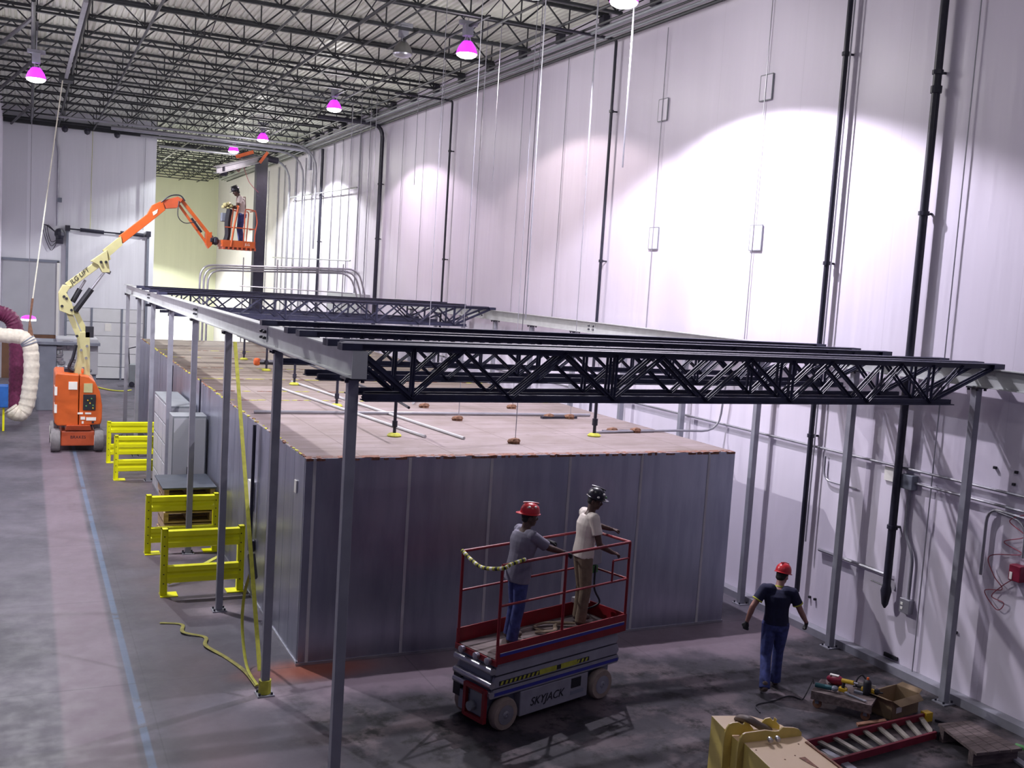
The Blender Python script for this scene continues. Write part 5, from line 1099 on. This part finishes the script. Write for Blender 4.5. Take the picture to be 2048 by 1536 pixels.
MB().prism([B_+e1*.15-e2.normalized()*.008+V((0, 0, .08)), B_+e1*.35-e2.normalized()*.008+V((0, 0, .08)), B_+e1*.35-e2.normalized()*.008+V((0, 0, .16)), B_+e1*.15-e2.normalized()*.008+V((0, 0, .16))], e2.normalized()*.004).build('sticker', 'signwhite', o)
# ladder lying on its side rails
o = empty('step_ladder', tuple(OZ(1750, 1475, 0)), 'dark red ladder with metal rungs lying flat on the floor', 'ladder')
f0, f1, n0, n1 = OZ(1560, 1500, .06), OZ(1852, 1432, .06), OZ(1640, 1533, .06), OZ(1876, 1468, .06)
MB().bar(f0, f1, .035, .09).build('side_rail', 'ladderred', o); MB().bar(n0, n1, .035, .09).build('side_rail', 'ladderred', o)
for k in range(10): t_ = .04+k*.102; MB().bar(f0.lerp(f1, t_), n0.lerp(n1, t_), .07, .025).build('rung', 'rung', o)
MB().box(tuple(f1-V((.05, .05, .06))), tuple(f1+V((.07, .05, .06)))).build('foot', 'toolyellow', o); MB().box(tuple(n1-V((.05, .05, .06))), tuple(n1+V((.05, .05, .05)))).build('foot', 'ink', o)
# scaffold planks
for i, (pa, pb, pc, pd, z, l) in enumerate((((1875, 1452), (1938, 1446), (2045, 1502), (1952, 1512), .16, 'wide weathered wooden walkboard lying past the end of the ladder'),)):
    q = [OZ(*c_, z) for c_ in (pa, pb, pc, pd)]
    for k in range(4):
        a, b_ = q[0].lerp(q[1], k/4+.01), q[0].lerp(q[1], (k+1)/4-.01); c_, d_ = q[3].lerp(q[2], (k+1)/4-.01), q[3].lerp(q[2], k/4+.01)
        if k == 0: o = empty('walkboard', tuple((q[0]+q[2])/2), l, 'plank')
        MB().prism([a, b_, c_, d_], (0, 0, .035)).build('board', 'oldwood', o)
    for t_ in (.12, .88): MB().bar(q[0].lerp(q[3], t_)-V((0, 0, .08)), q[1].lerp(q[2], t_)-V((0, 0, .08)), .08, .16).build('bearer', 'oldwood', o)
q = [OZ(u, v, .03) for u, v in ((1712, 1449), (1770, 1441), (1773, 1446), (1716, 1454))]
tag(MB().prism(q, (0, 0, .03)).build('wood_strip', 'brown'), 'short reddish wood strip on the floor just behind the ladder', 'strip')
for i, (a, b_, w_, l, m_) in enumerate((((1650, 1500), (1735, 1560), .12, 'pale grey steel flat bar on the floor under the near side of the ladder', 'greysteel'), ((2005, 1500), (2060, 1538), .10, 'pale grey steel offcut at the bottom right corner', 'liftgrey'), ((2030, 1490), (2075, 1505), .08, 'greenish steel offcut by the right edge beyond the walkboard', 'greenbit'), ((1870, 1440), (1910, 1452), .03, 'thin dark rod near the end of the ladder', 'ink'))):
    tag(MB().bar(OZ(*a, .02), OZ(*b_, .02), w_, .03).build('steel_bar', m_), l, 'bar', None)
# ------------------------------------------------------------------ yellow machine boom close to the camera
zy = 2.2
Z = lambda u, v, z=zy: OZ(u, v, z)
o = empty('yellow_boom_head', tuple(Z(1520, 1480)-V((0, 0, .9))), 'yellow box-shaped machine boom head rising into the lower right foreground', 'machine')
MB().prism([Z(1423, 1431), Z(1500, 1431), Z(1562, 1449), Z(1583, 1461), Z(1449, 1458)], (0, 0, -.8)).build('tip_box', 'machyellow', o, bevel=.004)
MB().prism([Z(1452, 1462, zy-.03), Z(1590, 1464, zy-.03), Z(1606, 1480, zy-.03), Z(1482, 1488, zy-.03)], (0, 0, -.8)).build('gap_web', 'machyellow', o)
q = [Z(1484, 1482), Z(1598, 1467), Z(1740, 1582), Z(1600, 1592)]
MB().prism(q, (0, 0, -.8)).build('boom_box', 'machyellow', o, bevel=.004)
def flange(pa, pb, z1, z0, name, t_=.018):
    a, b_ = Z(*pa), Z(*pb); d = (b_-a).normalized(); Lf = (b_-a).length; n_ = V((d.y, -d.x, 0))*t_; pts = [(-.035, z0), (-.035, -.05)]
    pts += [(-.035+.06*(1-math.cos(k*math.pi/8)), -.05+(z1+.05)*math.sin(k*math.pi/8)) for k in range(1, 5)]
    pts += [(Lf*.38, z1*1.05), (Lf*.55, z1*.8), (Lf*.62, z1*.8), (Lf*.68, z1*1.15), (Lf*.88, z1*.95)]
    pts += [(Lf-.02, z1*.75), (Lf+.01, z1*.35), (Lf+.01, -.02), (.03, -.02), (.03, z0)]
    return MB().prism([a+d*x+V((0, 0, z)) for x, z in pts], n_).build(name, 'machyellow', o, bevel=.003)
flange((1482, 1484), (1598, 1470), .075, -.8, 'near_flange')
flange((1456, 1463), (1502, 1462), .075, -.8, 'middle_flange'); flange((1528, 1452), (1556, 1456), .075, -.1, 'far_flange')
for u, v in ((1538, 1474), (1553, 1472)):
    MB().lathe([(.020, 0), (.020, .03), (.013, .04)], OZ(u, v, zy+.035)+V((-.02, -.03, 0)), (-.35, -.93, 0), 10).build('bolt', 'zinc', o, smooth=True)
pts = catmull([Z(1478, 1440, zy-.02), Z(1484, 1436, zy+.06), Z(1500, 1440, zy+.10), Z(1520, 1452, zy+.05), Z(1540, 1462, zy-.02)], 5)
MB().tube(pts, .045, 10, sq=.6).build('lifting_eye', 'boot', o, smooth=True)
a, b_ = Z(1612, 1484, zy+.004), Z(1745, 1584, zy+.004); MB().bar(a, b_, .02, .012).build('edge_bead', 'rust', o)
MB().prism([Z(1598, 1516, zy+.001), Z(1610, 1514, zy+.001), Z(1640, 1538, zy+.001), Z(1622, 1530, zy+.001)], (0, 0, .002)).build('worn_patch', 'rust', o)
mb = MB()
for u, v in ((1512, 1500), (1590, 1511), (1597, 1488), (1570, 1519)): mb.lathe([(.006, 0), (.006, .002)], Z(u, v, zy+.001), n=8)
mb.build('grime_spots', 'rust', o)
